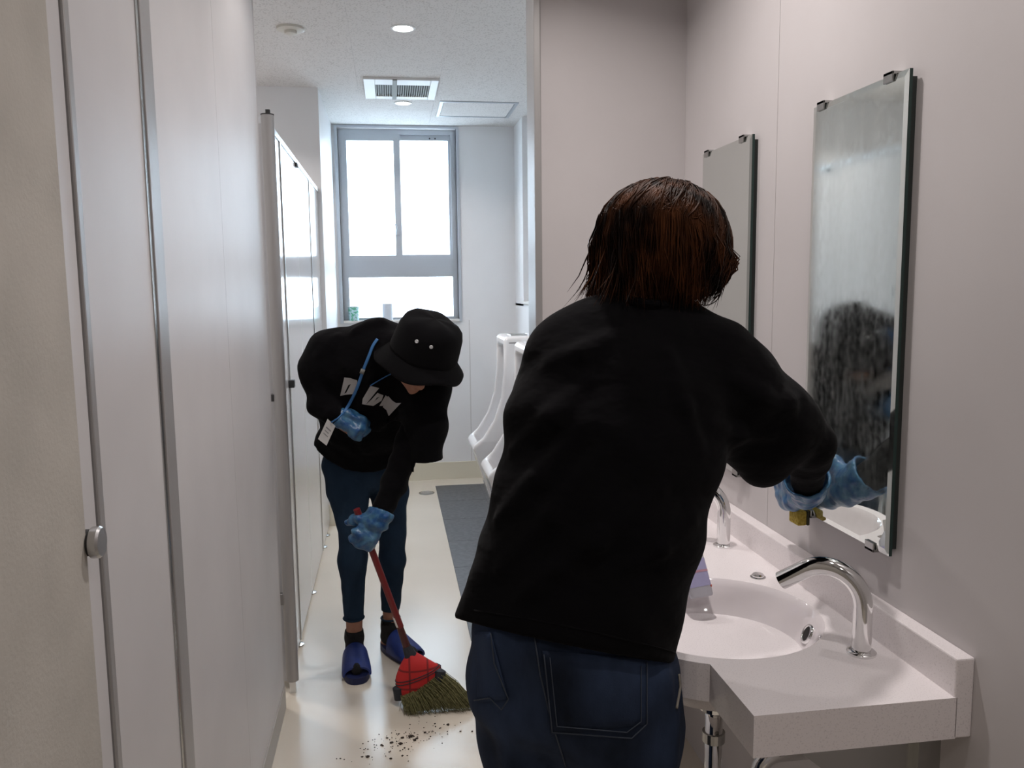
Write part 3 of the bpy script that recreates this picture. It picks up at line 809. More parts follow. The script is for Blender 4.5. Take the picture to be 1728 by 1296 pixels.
def faucet(bx, by, label):
    t = empty('faucet', (bx, by, CZ), label, 'faucet', 'curved chrome faucets')
    MB().lathe([(0.0255, 0.0), (0.0255, 0.004), (0.022, 0.007), (0.0185, 0.008)], (bx, by, CZ), n=32).out('flange', 'chrome', t, True, angle=35)
    dr = np.array([-0.80, 0.60, 0.0])
    R = 0.064; top = 0.086
    pts = [np.array([bx, by, CZ + 0.006]), np.array([bx, by, CZ + 0.05]), np.array([bx, by, CZ + top])]
    c = np.array([bx, by, CZ + top]) + dr * R
    for q in np.linspace(0, math.radians(128), 18)[1:]:
        pts.append(c - dr * R * math.cos(q) + np.array([0, 0, R * math.sin(q)]))
    e = pts[-1] - pts[-2]; e /= np.linalg.norm(e)
    pts.append(pts[-1] + e * 0.022); pts.append(pts[-1] + e * 0.024)
    MB().tube(pts, 0.0165, 24).out('spout', 'chrome', t, True, angle=50)
    MB().tube([pts[-1] - e * 0.001, pts[-1] + e * 0.0012], 0.0125, 20).out('outlet', 'black_hole', t)
    return t


faucet(0.812, 1.305, 'large curved chrome faucet beside the near basin')
faucet(0.812, 1.925, 'curved chrome faucet of the far basin, half hidden')
t = empty('counter_button', (0.80, 1.70, CZ), 'small round chrome button on counter behind the near faucet', 'button')
MB().lathe([(0.014, 0), (0.014, 0.005), (0.011, 0.008)], (0.80, 1.70, CZ), n=24).out('cap', 'chrome', t, True, angle=30)
MB().lathe([(0.017, 0), (0.017, 0.0015)], (0.80, 1.70, CZ), n=24).out('collar', 'chrome_dull', t)

# bottle leaning into the basin, half hidden behind the person
bA = np.array([0.598, 1.655, CZ + 0.004]); bB = P(1165, 900, 1.86) * 1.0
b0 = np.array(P(1184, 1008, 1.66)); b1 = np.array(P(1158, 905, 1.72)); ax = (b1 - b0); ax /= np.linalg.norm(ax)
t = empty('detergent_bottle', b0, 'clear plastic bottle with lilac label leaning at basin rim', 'bottle')
MB().tube([b0, b0 + ax * 0.004, b0 + ax * 0.095, b0 + ax * 0.112, b0 + ax * 0.122], [0.024, 0.027, 0.027, 0.016, 0.010], 24, flat=0.6, side=(1, 0, 0)).out('body', 'bottle_clear', t, True, angle=50)
lb = MB().tube([b0 + ax * 0.022, b0 + ax * 0.082], 0.0277, 24, caps=False, flat=0.6, side=(1, 0, 0)).out('label', 'label_lilac', t, True)
MB().tube([b0 + ax * 0.052, b0 + ax * 0.057], 0.0281, 24, caps=False, flat=0.6, side=(1, 0, 0)).out('label_band', 'label_pink', lb, True)
MB().tube([b0 + ax * 0.118, b0 + ax * 0.145], 0.011, 16).out('cap', 'plastic_white', t, True, angle=40)
MB().tube([b0 + ax * 0.026 + np.array([0.025, -0.006, 0]), b0 + ax * 0.026 + np.array([0.0275, -0.007, 0])], 0.003, 8).out('label_dot', 'label_red', lb)

# =================================================================== MIRRORS
def mirror(y0, y1, z0, z1, material, label):
    t = empty('wall_mirror', (XR, (y0 + y1) / 2, z0), label, 'mirror', 'frameless wall mirrors')
    xf, xb, ch = 0.8815, 0.8895, 0.011
    v = [(xf, y0 + ch, z0 + ch), (xf, y1 - ch, z0 + ch), (xf, y1 - ch, z1 - ch), (xf, y0 + ch, z1 - ch), (xf + 0.0016, y0, z0), (xf + 0.0016, y1, z0), (xf + 0.0016, y1, z1), (xf + 0.0016, y0, z1)]
    mobj('mirror_face', v, [(0, 3, 2, 1), (0, 1, 5, 4), (1, 2, 6, 5), (2, 3, 7, 6), (3, 0, 4, 7)], material, t, loc=np.array([xf, y0, z0]))
    MB().box(xf + 0.0017, xb, y0, y1, z0, z1).out('glass_edge', 'glass_edge_green', t)
    MB().box(xb, XR, y0 + 0.004, y1 - 0.012, z0 + 0.012, z1 - 0.012).out('backing', 'mirror_backing', t)
    for y in (y0 + 0.055, y1 - 0.035):
        for z, s in ((z1, 1), (z0, -1)):
            b_ = MB(); b_.box(xf - 0.004, XR, y - 0.014, y + 0.014, min(z, z + s * 0.006), max(z, z + s * 0.006), 0.001)
            b_.box(xf - 0.004, xf - 0.0005, y - 0.014, y + 0.014, min(z - s * 0.012, z + s * 0.006), max(z - s * 0.012, z + s * 0.006), 0.001)
            b_.out('mirror_clip', 'chrome_dull', t)


mirror(1.345, 1.668, 0.952, 1.807, 'mirror_soapy', 'tall wall mirror streaked with wet soap being wiped')
mirror(1.965, 2.288, 0.952, 1.807, 'mirror_clean', 'clean tall wall mirror farther along behind the person')

# =================================================================== WINDOW SILL THINGS
c = (-0.262, YF + 0.012, WZ0)
t = empty('sill_cup', c, 'green patterned cup on window sill at left', 'cup')
MB().lathe([(0.036, 0.0), (0.040, 0.10), (0.037, 0.10), (0.034, 0.006)], c, n=28, cap1=False).out('cup_body', 'cup_green', t, True, angle=40)
MB().lathe([(0.0405, 0.098), (0.0415, 0.102), (0.0385, 0.103)], c, n=28, cap0=False, cap1=False).out('rim', 'plastic_white', t, True)
c = (-0.018, YF + 0.012, WZ0)
t = empty('paper_roll', c, 'white paper roll standing on window sill behind the hat', 'paper roll')
MB().lathe([(0.018, 0), (0.037, 0.0), (0.037, 0.118), (0.018, 0.118)], c, n=32, closed=True).out('paper', 'paper_white', t, True, angle=40)
MB().lathe([(0.0155, 0.001), (0.0178, 0.001), (0.0178, 0.117), (0.0155, 0.117)], c, n=24, closed=True).out('core', 'plastic_ivory', t, True, angle=40)

# =================================================================== PEOPLE
def nrm(v):
    v = np.array(v, float); return v / np.linalg.norm(v)


def orth(v, a):
    v = np.array(v, float); return nrm(v - v.dot(a) * a)


def rotv(v, axis, ang):
    axis = nrm(axis); c, s = math.cos(ang), math.sin(ang)
    return v * c + np.cross(axis, v) * s + axis * axis.dot(v) * (1 - c)


def hand(field, wrist, d, n, s, curl, inf=-0.003, k=0.008, thumb_in=0.5, sc=1.0):
    """palm, four fingers of different lengths and a thumb; d to the knuckles, n palm normal, s thumb side"""
    d = nrm(d); n = orth(n, d); s = orth(orth(s, d), n)
    W = np.array(wrist, float)
    lens = [0.066 * sc, 0.075 * sc, 0.070 * sc, 0.056 * sc]
    kn = []
    for i in range(4):
        off = (0.029 - 0.0195 * i) * sc
        kp = W + d * (0.088 - 0.004 * abs(i - 1)) * sc + s * off
        kn.append(kp)
        field.add(Seg(W + s * off * 0.6 + d * 0.008, kp, 0.0145 + inf, 0.0115 + inf), 0.014)
    for i in range(4):
        p = kn[i]; dr = d.copy()
        for j, f in enumerate((0.45, 0.32, 0.23)):
            dr = rotv(dr, np.cross(d, n), curl * (0.75, 1.0, 0.7)[j])
            q = p + dr * lens[i] * f
            field.add(Seg(p, q, 0.0098 - 0.001 * j + inf, 0.0090 - 0.001 * j + inf), k)
            p = q
    p = W + (d * 0.022 + s * 0.028) * sc
    dr = nrm(s * 0.72 + d * 0.70 + n * 0.5 * thumb_in)
    field.add(Seg(W + d * 0.012 + s * 0.012, p, 0.016 + inf, 0.0145 + inf), 0.012)
    for j, L in enumerate((0.034, 0.028, 0.022)):
        q = p + dr * L
        field.add(Seg(p, q, 0.0125 - 0.0015 * j + inf, 0.0112 - 0.0015 * j + inf), k)
        p = q; dr = nrm(dr + n * thumb_in + d * 0.15)


def head(field, C, Fw, U):
    Fw = nrm(Fw); U = orth(U, Fw); R = np.cross(Fw, U)
    A = [R, Fw, U]
    field.add(Ell(C + U * 0.018 - Fw * 0.006, (0.074, 0.093, 0.092), A), 0.02)
    field.add(Ell(C - U * 0.050 + Fw * 0.030, (0.054, 0.058, 0.058), A), 0.03)
    field.add(Seg(C - U * 0.098 + Fw * 0.066, C - U * 0.090 + Fw * 0.060, 0.018, 0.02), 0.02)           # chin
    field.add(Seg(C + U * 0.004 + Fw * 0.086, C - U * 0.034 + Fw * 0.106, 0.008, 0.0125), 0.012)         # nose
    for sg in (-1, 1):
        field.add(Ell(C + U * 0.006 + Fw * 0.088 + R * sg * 0.032, (0.019, 0.010, 0.012), A), 0.012, True)   # eye sockets
        field.add(Seg(C + U * 0.022 + Fw * 0.082 + R * sg * 0.016, C + U * 0.020 + Fw * 0.070 + R * sg * 0.045, 0.008), 0.012)
        field.add(Ell(C - U * 0.012 - Fw * 0.004 + R * sg * 0.076, (0.009, 0.018, 0.029), A), 0.006)     # ears
        field.add(Ell(C - U * 0.022 + Fw * 0.066 + R * sg * 0.038, (0.022, 0.020, 0.022), A), 0.02)      # cheeks
    field.add(Seg(C - U * 0.058 + Fw * 0.090 - R * 0.016, C - U * 0.058 + Fw * 0.090 + R * 0.016, 0.008), 0.006)
    field.add(Seg(C - U * 0.069 + Fw * 0.088 - R * 0.013, C - U * 0.069 + Fw * 0.088 + R * 0.013, 0.0075), 0.006)
    return Fw, U, R


def body(J, lg=1.0):
    f = Field(); sv = nrm(J['shL'] - J['shR'])
    f.chain([(J['pelvis'], 0.118, 0.72), (J['waist'], 0.112, 0.70), (J['chest'], 0.132, 0.68), (J['upper'], 0.115, 0.62)], 0.05, sv)
    f.chain([(J['upper'], 0.06), (J['neck'], 0.050), (J['head'] - nrm(J['U']) * 0.03 - nrm(J['F']) * 0.01, 0.050)], 0.04)
    head(f, J['head'], J['F'], J['U'])
    for s in 'LR':
        f.chain([(J['upper'] * 0.45 + J['sh' + s] * 0.55, 0.055), (J['sh' + s], 0.044), (J['el' + s], 0.027), (J['wr' + s], 0.020)], 0.012)
        hand(f, J['wr' + s], *J['hand' + s])
        f.chain([(J['pelvis'] * 0.5 + J['hip' + s] * 0.5, 0.075 * lg), (J['hip' + s], 0.068 * lg), (J['kn' + s], 0.043 * lg), (J['kn' + s] * 0.62 + J['an' + s] * 0.38, 0.040 * lg), (J['an' + s], 0.030)], 0.012)
        tdir = nrm(J['toe' + s] - J['an' + s] * np.array([1, 1, 0]))
        hl = J['an' + s] * np.array([1, 1, 0]) + np.array([0, 0, 0.034]) - tdir * 0.025
        f.chain([(J['an' + s], 0.031), (hl, 0.025)], 0.012)
        f.chain([(hl, 0.025), (J['an' + s] * np.array([1, 1, 0]) + tdir * 0.08 + np.array([0, 0, 0.032]), 0.025), (J['toe' + s], 0.016)], 0.012)
    return f


def crumple(amp, fr, seed=0.0):
    def g(p, d):
        return d + amp * (np.sin(p[:, 0] * fr + 3 * np.sin(p[:, 2] * fr * 0.6 + seed)) * np.sin(p[:, 1] * fr * 0.9 + seed + 2 * np.sin(p[:, 0] * fr * 0.5)) + 0.6 * np.sin((p[:, 2] + p[:, 0] * 0.4) * fr * 1.3 + seed * 2)).astype(np.float32)
    return g


def cut_shell(p0, nv, depth=0.06, th=0.012):
    """open a garment below the plane through p0 (nv points out of the garment)"""
    p0 = np.array(p0, np.float32); nv = nrm(nv).astype(np.float32)
    def g(p, d):
        h = (p - p0) @ nv
        o = np.maximum(d, h)
        inner = np.maximum(-(d + th), -(h + depth))
        return np.maximum(o, np.where(h > -depth, np.minimum(inner, 1), -1)) if th else o
    return g


def shoe(parent, ankle, tdir, L, closed, nm, mt, toeopen=True):
    """slipper: footbed sole plus an arched upper over the forefoot"""
    t = nrm(tdir); sd = np.cross(t, [0, 0, 1.0]); c = np.array([ankle[0], ankle[1], 0.0]) + t * (L / 2 - 0.055)
    out = []
    N = 36
    for k in range(N):
        a = 2 * math.pi * k / N
        u = math.cos(a); v = math.sin(a)
        wd = 0.047 + 0.008 * u
        out.append(c + t * (L / 2) * np.sign(u) * abs(u) ** 0.75 + sd * wd * np.sign(v) * abs(v) ** 0.8)
    root = empty(nm, c); root.parent = parent; root.location = Vector(c) - Vector(wloc(parent))
    MB().prism([p + np.array([0, 0, 0.001]) for p in out], (0, 0, 0.024)).out('sole', 'slipper_sole' if closed else mt, root, True, angle=40)
    V = []; Fc = []; n1, n2 = 14, 16
    u0, u1 = (-0.12, 0.36) if toeopen else (-0.49, 0.49)
    for lay, off in enumerate((0.0, -0.007)):
        for i in range(n1 + 1):
            u = u0 + (u1 - u0) * i / n1
            x = u * 2
            hw = (0.047 + 0.008 * x) * (1 - max(0, abs(x)) ** 4) ** 0.4 + 0.005 + off
            hh = (0.098 - 0.040 * (i / n1) - 0.004 * (i / n1) ** 3 + off) if toeopen else (0.062 + 0.03 * math.cos(math.pi * (i / n1) * 0.9) + off) * (1 - abs(x) ** 8 * 0.6)
            for j in range(n2 + 1):
                a = math.pi * j / n2
                V.append(c + t * L * u + sd * hw * math.cos(a) * (1 if abs(math.cos(a)) < 0.98 else 1) + np.array([0, 0, 0.018 + (hh - 0.018) * math.sin(a) ** 0.75]))
    st = (n1 + 1) * (n2 + 1)
    for lay in (0, 1):
        for i in range(n1):
            for j in range(n2):
                q = [lay * st + i * (n2 + 1) + j, lay * st + i * (n2 + 1) + j + 1, lay * st + (i + 1) * (n2 + 1) + j + 1, lay * st + (i + 1) * (n2 + 1) + j]
                Fc.append(q if lay else q[::-1])
    for i in (0, n1):
        for j in range(n2):
            Fc.append([i * (n2 + 1) + j, i * (n2 + 1) + j + 1, st + i * (n2 + 1) + j + 1, st + i * (n2 + 1) + j])
    mobj('upper', V, Fc, mt, root, True, angle=50)
    return root


def patch(field, corners, nu, nv, near, far, lift, name, material, parent, th=0.003):
    """cloth patch laid on a garment: quad of photo pixels mapped bilinearly onto the surface"""
    c = [np.array(q, float) for q in corners]; V = []
    for i in range(nu + 1):
        for j in range(nv + 1):
            u, v = i / nu, j / nv
            q = c[0] * (1 - u) * (1 - v) + c[1] * u * (1 - v) + c[2] * u * v + c[3] * (1 - u) * v
            h = cast(field, q[0], q[1], near, far, lift)
            if h is None: return None
            V.append(h)
    n = len(V); V = V + [p + pray(*corners[0]) * th for p in V]
    Fc = []
    for i in range(nu):
        for j in range(nv):
            a_ = i * (nv + 1) + j
            q = [a_, a_ + 1, a_ + nv + 2, a_ + nv + 1]
            Fc.append(q); Fc.append([k + n for k in q[::-1]])
    rim = [j for j in range(nv + 1)] + [i * (nv + 1) + nv for i in range(1, nu + 1)] + [nu * (nv + 1) + j for j in range(nv - 1, -1, -1)] + [i * (nv + 1) for i in range(nu - 1, 0, -1)]
    for a_, b_ in zip(rim, rim[1:] + rim[:1]): Fc.append([b_, a_, a_ + n, b_ + n])
    return mobj(name, V, Fc, material, parent, True)


def seam(field, pix, near, far, r, name, material, parent, n=8, lift=0.0, dash=False):
    pts = []
    for a_, b_ in zip(pix[:-1], pix[1:]):
        for k in range(n):
            t = k / n; h = cast(field, a_[0] + (b_[0] - a_[0]) * t, a_[1] + (b_[1] - a_[1]) * t, near, far, lift)
            if h is not None: pts.append(h)
    h = cast(field, *pix[-1], near, far, lift)
    if h is not None: pts.append(h)
    if len(pts) < 2: return None
    return MB().tube(pts, r, 6).out(name, material, parent, True)


# ------------------------------------------------------------------ person at the mirror (seen from behind)
pA = empty('person', (0.32, 1.33, 0.0), 'person in black top and blue jeans wiping the mirror, seen from behind', 'person', 'people cleaning the washroom')
JA = dict(pelvis=P(962, 1085, 1.31), waist=P(1000, 905, 1.33), chest=P(1048, 720, 1.37), upper=P(1075, 590, 1.40), neck=P(1088, 515, 1.405),
          head=P(1118, 432, 1.425), F=nrm((0.66, 0.62, -0.42)), U=nrm((0.25, 0.20, 0.94)),
          shL=P(935, 610, 1.43), shR=P(1215, 615, 1.37), elL=P(912, 775, 1.47), elR=P(1358, 742, 1.42), wrL=P(945, 885, 1.55), wrR=P(1362, 824, 1.550),
          hipL=P(880, 1150, 1.36), hipR=P(1050, 1150, 1.29), knL=np.array([0.255, 1.40, 0.46]), knR=np.array([0.385, 1.30, 0.46]), anL=np.array([0.285, 1.36, 0.09]), anR=np.array([0.385, 1.27, 0.09]),
          toeL=np.array([0.30, 1.54, 0.026]), toeR=np.array([0.43, 1.44, 0.026]))
wdR = nrm(JA['wrR'] - JA['elR'])
JA['handR'] = (nrm((0.05, 0.93, -0.28)), (1.0, 0.0, 0.0), (0, 0.3, 1.0), 0.06, -0.004, 0.008, 0.1)
JA['handL'] = (nrm((0.5, 0.8, -0.3)), (0.7, 0.0, 0.5), (0.2, -0.2, 1.0), 0.5)
fA = body(JA)
skin_obj('body', fA, 0.006, 'skin', pA, 1)

sA = Field(); sv = nrm(JA['shR'] - JA['shL'])
sv2 = nrm(np.array([1, -0.16, -0.10]))
sA.chain([(P(964, 1120, 1.30), 0.165, 0.70), (P(962, 1050, 1.30), 0.163, 0.70), (P(985, 950, 1.32), 0.166, 0.68), (P(1012, 860, 1.33), 0.168, 0.66), (P(1035, 740, 1.36), 0.178, 0.66), (P(1062, 650, 1.385), 0.172, 0.62), (P(1078, 590, 1.40), 0.140, 0.60)], 0.04, sv2)
sA.chain([(P(1078, 575, 1.40), 0.085, 0.8), (P(1092, 520, 1.405), 0.066, 0.85)], 0.05, sv2)
# left shoulder and hanging upper arm
sA.chain([(P(1010, 575, 1.41), 0.060), (P(962, 605, 1.42), 0.058), (P(938, 665, 1.44), 0.052), (P(918, 775, 1.46), 0.048), (P(912, 850, 1.49), 0.045)], 0.04)
# right shoulder, loose sleeve, elbow and forearm
sA.chain([(P(1130, 575, 1.39), 0.062), (P(1205, 610, 1.38), 0.064), (P(1240, 655, 1.385), 0.076)], 0.05)
sA.chain([(P(1240, 655, 1.385), 0.074), (P(1305, 712, 1.40), 0.070), (P(1360, 745, 1.415), 0.050)], 0.04)
sA.chain([(P(1225, 700, 1.385), 0.060), (P(1283, 762, 1.395), 0.045), (P(1286, 792, 1.395), 0.022)], 0.05)
sA.chain([(P(1358, 742, 1.42), 0.046), (P(1362, 780, 1.475), 0.036), (P(1364, 822, 1.540), 0.028)], 0.012)
sA.chain([(P(1370, 752, 1.425), 0.040), (P(1376, 775, 1.45), 0.030)], 0.02)
# flare at the left of the hem
sA.chain([(P(822, 990, 1.32), 0.018), (P(798, 1048, 1.32), 0.020)], 0.05)
base_sA = Field(); base_sA.ops = list(sA.ops)
for (x0, y0, x1, y1, r) in [(842, 880, 985, 722, 0.010), (848, 965, 1015, 770, 0.010), (868, 760, 1000, 640, 0.009), (905, 1000, 1110, 830, 0.010), (930, 610, 1040, 570, 0.007), (1240, 640, 1330, 690, 0.008), (1300, 680, 1352, 668, 0.012), (1200, 720, 1300, 735, 0.007), (880, 1010, 1010, 900, 0.008), (1060, 960, 1170, 880, 0.008), (1130, 600, 1180, 760, 0.006)]:
    q0 = cast(base_sA, x0, y0, 0.9, 1.8); q1 = cast(base_sA, x1, y1, 0.9, 1.8)
    if q0 is None or q1 is None: continue
    qm = cast(base_sA, (x0 + x1) / 2, (y0 + y1) / 2 + 6, 0.9, 1.8)
    sA.chain([(q0 + [0, 0.006, 0], r * 0.4), (qm + [0, 0.004, 0], r), (q1 + [0, 0.006, 0], r * 0.4)], 0.022)
sA.post.append(crumple(0.0022, 34, 0.7))
hemA = P(775, 1052, 1.22); hemB = P(1150, 1124, 1.22)
hn = np.cross(nrm(hemB - hemA), nrm((0, 1, -0.33))); hn = hn if hn[2] < 0 else -hn


class _H: pass


def hem_fn(p, d):
    h = (p - hemA.astype(np.float32)) @ hn.astype(np.float32)
    legs = p[:, 2] < 1.0
    o = np.where(legs, np.maximum(d, h), d)
    inner = -(d + 0.012)
    return np.where(legs & (h > -0.05), np.maximum(o, inner), o)


sA.post.append(hem_fn)
# neckline: open the top so that the neck comes out
shirtA = skin_obj('black_top', sA, 0.0055, 'black_cotton', pA, 2)
# hem band
seam(sA, [(800, 1030), (900, 1046), (1000, 1066), (1100, 1090), (1140, 1101)], 0.9, 1.8, 0.0012, 'hem_seam', 'black_hat_cotton', shirtA)
nk = JA['neck'] + (JA['head'] - JA['neck']) * 0.10
axn = nrm(JA['head'] - JA['neck'] + np.array([-0.01, -0.03, 0.03])); Rn = rot_to(axn)
ring = [nk + Rn @ np.array([0.070 * math.cos(a), 0.066 * math.sin(a), 0.006 * math.sin(a * 2)]) for a in np.linspace(0, 2 * math.pi, 33)]
MB().tube(ring, 0.0085, 8, caps=False).out('collar_rib', 'black_cotton', shirtA, True)

jA = Field()
jA.chain([(P(956, 1065, 1.31), 0.165, 0.70), (P(962, 1140, 1.315), 0.167, 0.72)], 0.04, sv2)
jA.chain([(P(880, 1140, 1.345), 0.086), (P(888, 1230, 1.36), 0.081), (np.array([0.245, 1.375, 0.46]), 0.076), (np.array([0.27, 1.38, 0.10]), 0.072)], 0.035)
jA.chain([(P(1050, 1140, 1.30), 0.090), (P(1056, 1220, 1.30), 0.093), (np.array([0.375, 1.31, 0.46]), 0.080), (np.array([0.385, 1.29, 0.10]), 0.075)], 0.035)
jA.chain([(P(1010, 1165, 1.26), 0.075), (P(1015, 1225, 1.27), 0.062)], 0.05)
for (x0, y0, x1, y1, z, r) in [(865, 1100, 935, 1290, 1.265, 0.014), (930, 1090, 960, 1290, 1.24, 0.012)]:
    pass
base_jA = Field(); base_jA.ops = list(jA.ops)
for (x0, y0, x1, y1, r) in [(905, 1100, 955, 1290, 0.012), (842, 1080, 860, 1290, 0.010), (1120, 1150, 1130, 1290, 0.009)]:
    q0 = cast(base_jA, x0, y0, 0.9, 1.8); q1 = cast(base_jA, x1, y1, 0.9, 1.8)
    if q0 is not None and q1 is not None: jA.chain([(q0 + [0, 0.006, 0], r), (q1 + [0, 0.006, 0], r)], 0.03)
jA.post.append(crumple(0.0030, 30, 2.1))
jA.post.append(lambda p, d: np.maximum(d, 0.035 - p[:, 2]))
jeansA = skin_obj('jeans', jA, 0.006, 'denim_dark', pA, 1)
pk = patch(jA, [(915, 1098), (1094, 1112), (1094, 1222), (930, 1240)], 14, 10, 0.9, 1.8, 0.0035, 'back_pocket', 'denim_dark', jeansA)
seam(jA, [(918, 1105), (932, 1236), (1066, 1246), (1092, 1222), (1092, 1118)], 0.9, 1.8, 0.0010, 'pocket_stitch', 'denim_stitch', jeansA, 8, 0.0050)
seam(jA, [(928, 1110), (940, 1226), (1058, 1236), (1082, 1218), (1082, 1124)], 0.9, 1.8, 0.0008, 'pocket_stitch', 'denim_stitch', jeansA, 8, 0.0050)
pk = patch(jA, [(800, 1066), (828, 1066), (858, 1180), (806, 1186)], 8, 10, 0.9, 1.9, 0.0035, 'back_pocket', 'denim_dark', jeansA)
seam(jA, [(828, 1068), (834, 1120), (858, 1180), (846, 1198), (826, 1178), (800, 1182)], 0.9, 1.9, 0.0010, 'pocket_stitch', 'denim_stitch', jeansA, 8, 0.0050)
seam(jA, [(902, 1075), (912, 1140), (930, 1215), (955, 1294)], 0.9, 1.9, 0.0012, 'centre_seam', 'denim_stitch', jeansA, 10, 0.001)
seam(jA, [(1146, 1138), (1148, 1160), (1142, 1195)], 0.9, 1.9, 0.0022, 'side_label', 'leather_patch', jeansA, 6, 0.001)
for s in 'LR':
    shoe(pA, JA['an' + s], nrm((JA['toe' + s] - JA['an' + s]) * np.array([1, 1, 0])), 0.265, False, 'shoe', 'rubber_dark', False)

# blue plastic gloves
gA = Field()
hand(gA, JA['wrR'] + np.array([0.004, 0.004, 0.0]), *JA['handR'][:4], inf=0.004, k=0.012, thumb_in=0.1)
ce_ = JA['wrR'] + np.array([0.0, 0.0, 0.0])
cdir = wdR
gA.chain([(ce_ + cdir * 0.02, 0.032), (ce_ - cdir * 0.030, 0.041), (ce_ - cdir * 0.060, 0.048)], 0.012)
gA.post.append(crumple(0.0018, 120, 0.4))
gA.post.append(cut_shell(ce_ - cdir * 0.048, -cdir, 0.06, 0.006))
gA.post.append(lambda p, d: np.maximum(d, p[:, 0] - 0.879))
skin_obj('glove', gA, 0.0035, 'glove_blue', pA, 1)
gB = Field(); hand(gB, JA['wrL'], *JA['handL'], inf=0.004, k=0.012)
gB.add(Seg(JA['wrL'], JA['wrL'] - nrm(JA['wrL'] - JA['elL']) * 0.03, 0.032, 0.04), 0.015)
gB.post.append(crumple(0.0018, 120, 1.4))
skin_obj('glove', gB, 0.004, 'glove_blue', pA, 1)
slA = Field(); slA.chain([(JA['elL'], 0.042), (JA['wrL'], 0.036)], 0.02)
skin_obj('left_sleeve', slA, 0.006, 'black_cotton', shirtA, 1)

# head: hair volume, strands, glasses
Fw, U, R = nrm(JA['F']), orth(JA['U'], nrm(JA['F'])), None
R = np.cross(Fw, U)
HC = JA['head'] + U * 0.008 - Fw * 0.012
hA = Field()
hA.add(Ell(HC + U * 0.012, (0.096, 0.097, 0.090), [R, Fw, U]), 0.02)
hA.add(Ell(HC - U * 0.030 - Fw * 0.006, (0.088, 0.072, 0.055), [R, Fw, U]), 0.02)
hA.add(Ell(HC - U * 0.075 + Fw * 0.100, (0.070, 0.070, 0.085), [R, Fw, U]), 0.02, True)   # face left open
hA.add(Ell(HC + np.array([-0.008, -0.010, -0.055]), (0.066, 0.060, 0.040)), 0.015)
hairA = skin_obj('hair', hA, 0.006, 'hair_under', pA, 1)
mb = MB()
NS = 4600
crown = nrm(U * 0.9 - Fw * 0.25 + R * 0.05)
for i in range(NS):
    ph = random.uniform(-math.pi, math.pi)
    lay = random.random() ** 0.6
    front = math.cos(ph)          # +1 toward the face
    side = math.sin(ph)
    # ends: nape short, sides longer, fringe ends above the eyes
    thm = math.radians(120 + 8 * (1 - abs(front)) + random.gauss(0, 7)) if front < 0.55 else math.radians(92 + random.gauss(0, 8))
    if 0.0 < front < 0.8: thm += math.radians(14)
    th0 = math.radians(random.choice((random.uniform(2, 25), random.uniform(2, 60), random.uniform(20, 95))))
    th0 = min(th0, thm - 0.3)
    rad = 0.93 + 0.085 * lay + (0.03 * random.random() if random.random() < 0.12 else 0)
    tw = random.gauss(0, 0.12); n_ = 9; pts = []
    flick = 0.018 * max(0, random.gauss(0.2, 0.7)) if side < -0.1 else 0.006 * max(0, random.gauss(0.0, 0.6))
    fly = random.random() < 0.02
    th0 = min(th0, math.radians(80)); k1 = 5; wv1 = random.gauss(0, 0.005); wv2 = random.uniform(0, 6.28)
    def on_cap(th, a): return HC + R * 0.118 * rad * math.sin(th) * math.sin(a) + Fw * 0.118 * rad * math.sin(th) * math.cos(a) + U * (0.108 * rad * math.cos(th) + 0.010)
    thw = math.radians(88)
    for j in range(k1 + 1):
        t = j / k1; pts.append(on_cap(th0 + (thw - th0) * t, ph + tw * t + 0.10 * math.sin(3 * t + i)))
    a = ph + tw + 0.10 * math.sin(3 + i)
    o = nrm(R * math.sin(a) + Fw * math.cos(a)); o = nrm(o * np.array([1, 1, 0.2]))
    zend = HC[2] - (0.090 if front < -0.3 else 0.078 + 0.014 * max(front, 0)) + random.gauss(0, 0.009)
    if front > 0.1 and side > 0.2: zend = HC[2] - 0.060 + random.gauss(0, 0.008)
    if front > 0.75: zend = HC[2] - 0.045 + random.gauss(0, 0.01)
    top = pts[-1]; ln = max(0.02, top[2] - zend)
    for j in range(1, n_ - k1 + 1):
        t = j / (n_ - k1)
        tuck = -(0.024 if side < -0.1 else 0.042) * t ** 2.2 * (0.75 if front < -0.6 else (1 if front < 0.3 else 0.8))
        pts.append(top + np.array([0, 0, -ln * t]) + o * (0.009 * math.sin(t * 2.6) + wv1 * math.sin(4 * t + wv2) + tuck + (flick * 1.8 + (0.02 if fly else 0)) * t ** 3) + np.cross(o, [0, 0, 1]) * (tw * 0.10 + 0.012 * math.sin(5 * ph)) * t)
    r0 = random.uniform(0.0009, 0.0017) * (0.6 if fly else 1)
    mb.tube(pts, [r0 * 0.8] + [r0] * (n_ - 2) + [r0 * 0.7, r0 * 0.12], 3, caps=False)
ho = mb.out('hair_strands', 'hair_brown', hairA, True); ho['kind'] = 'stuff'
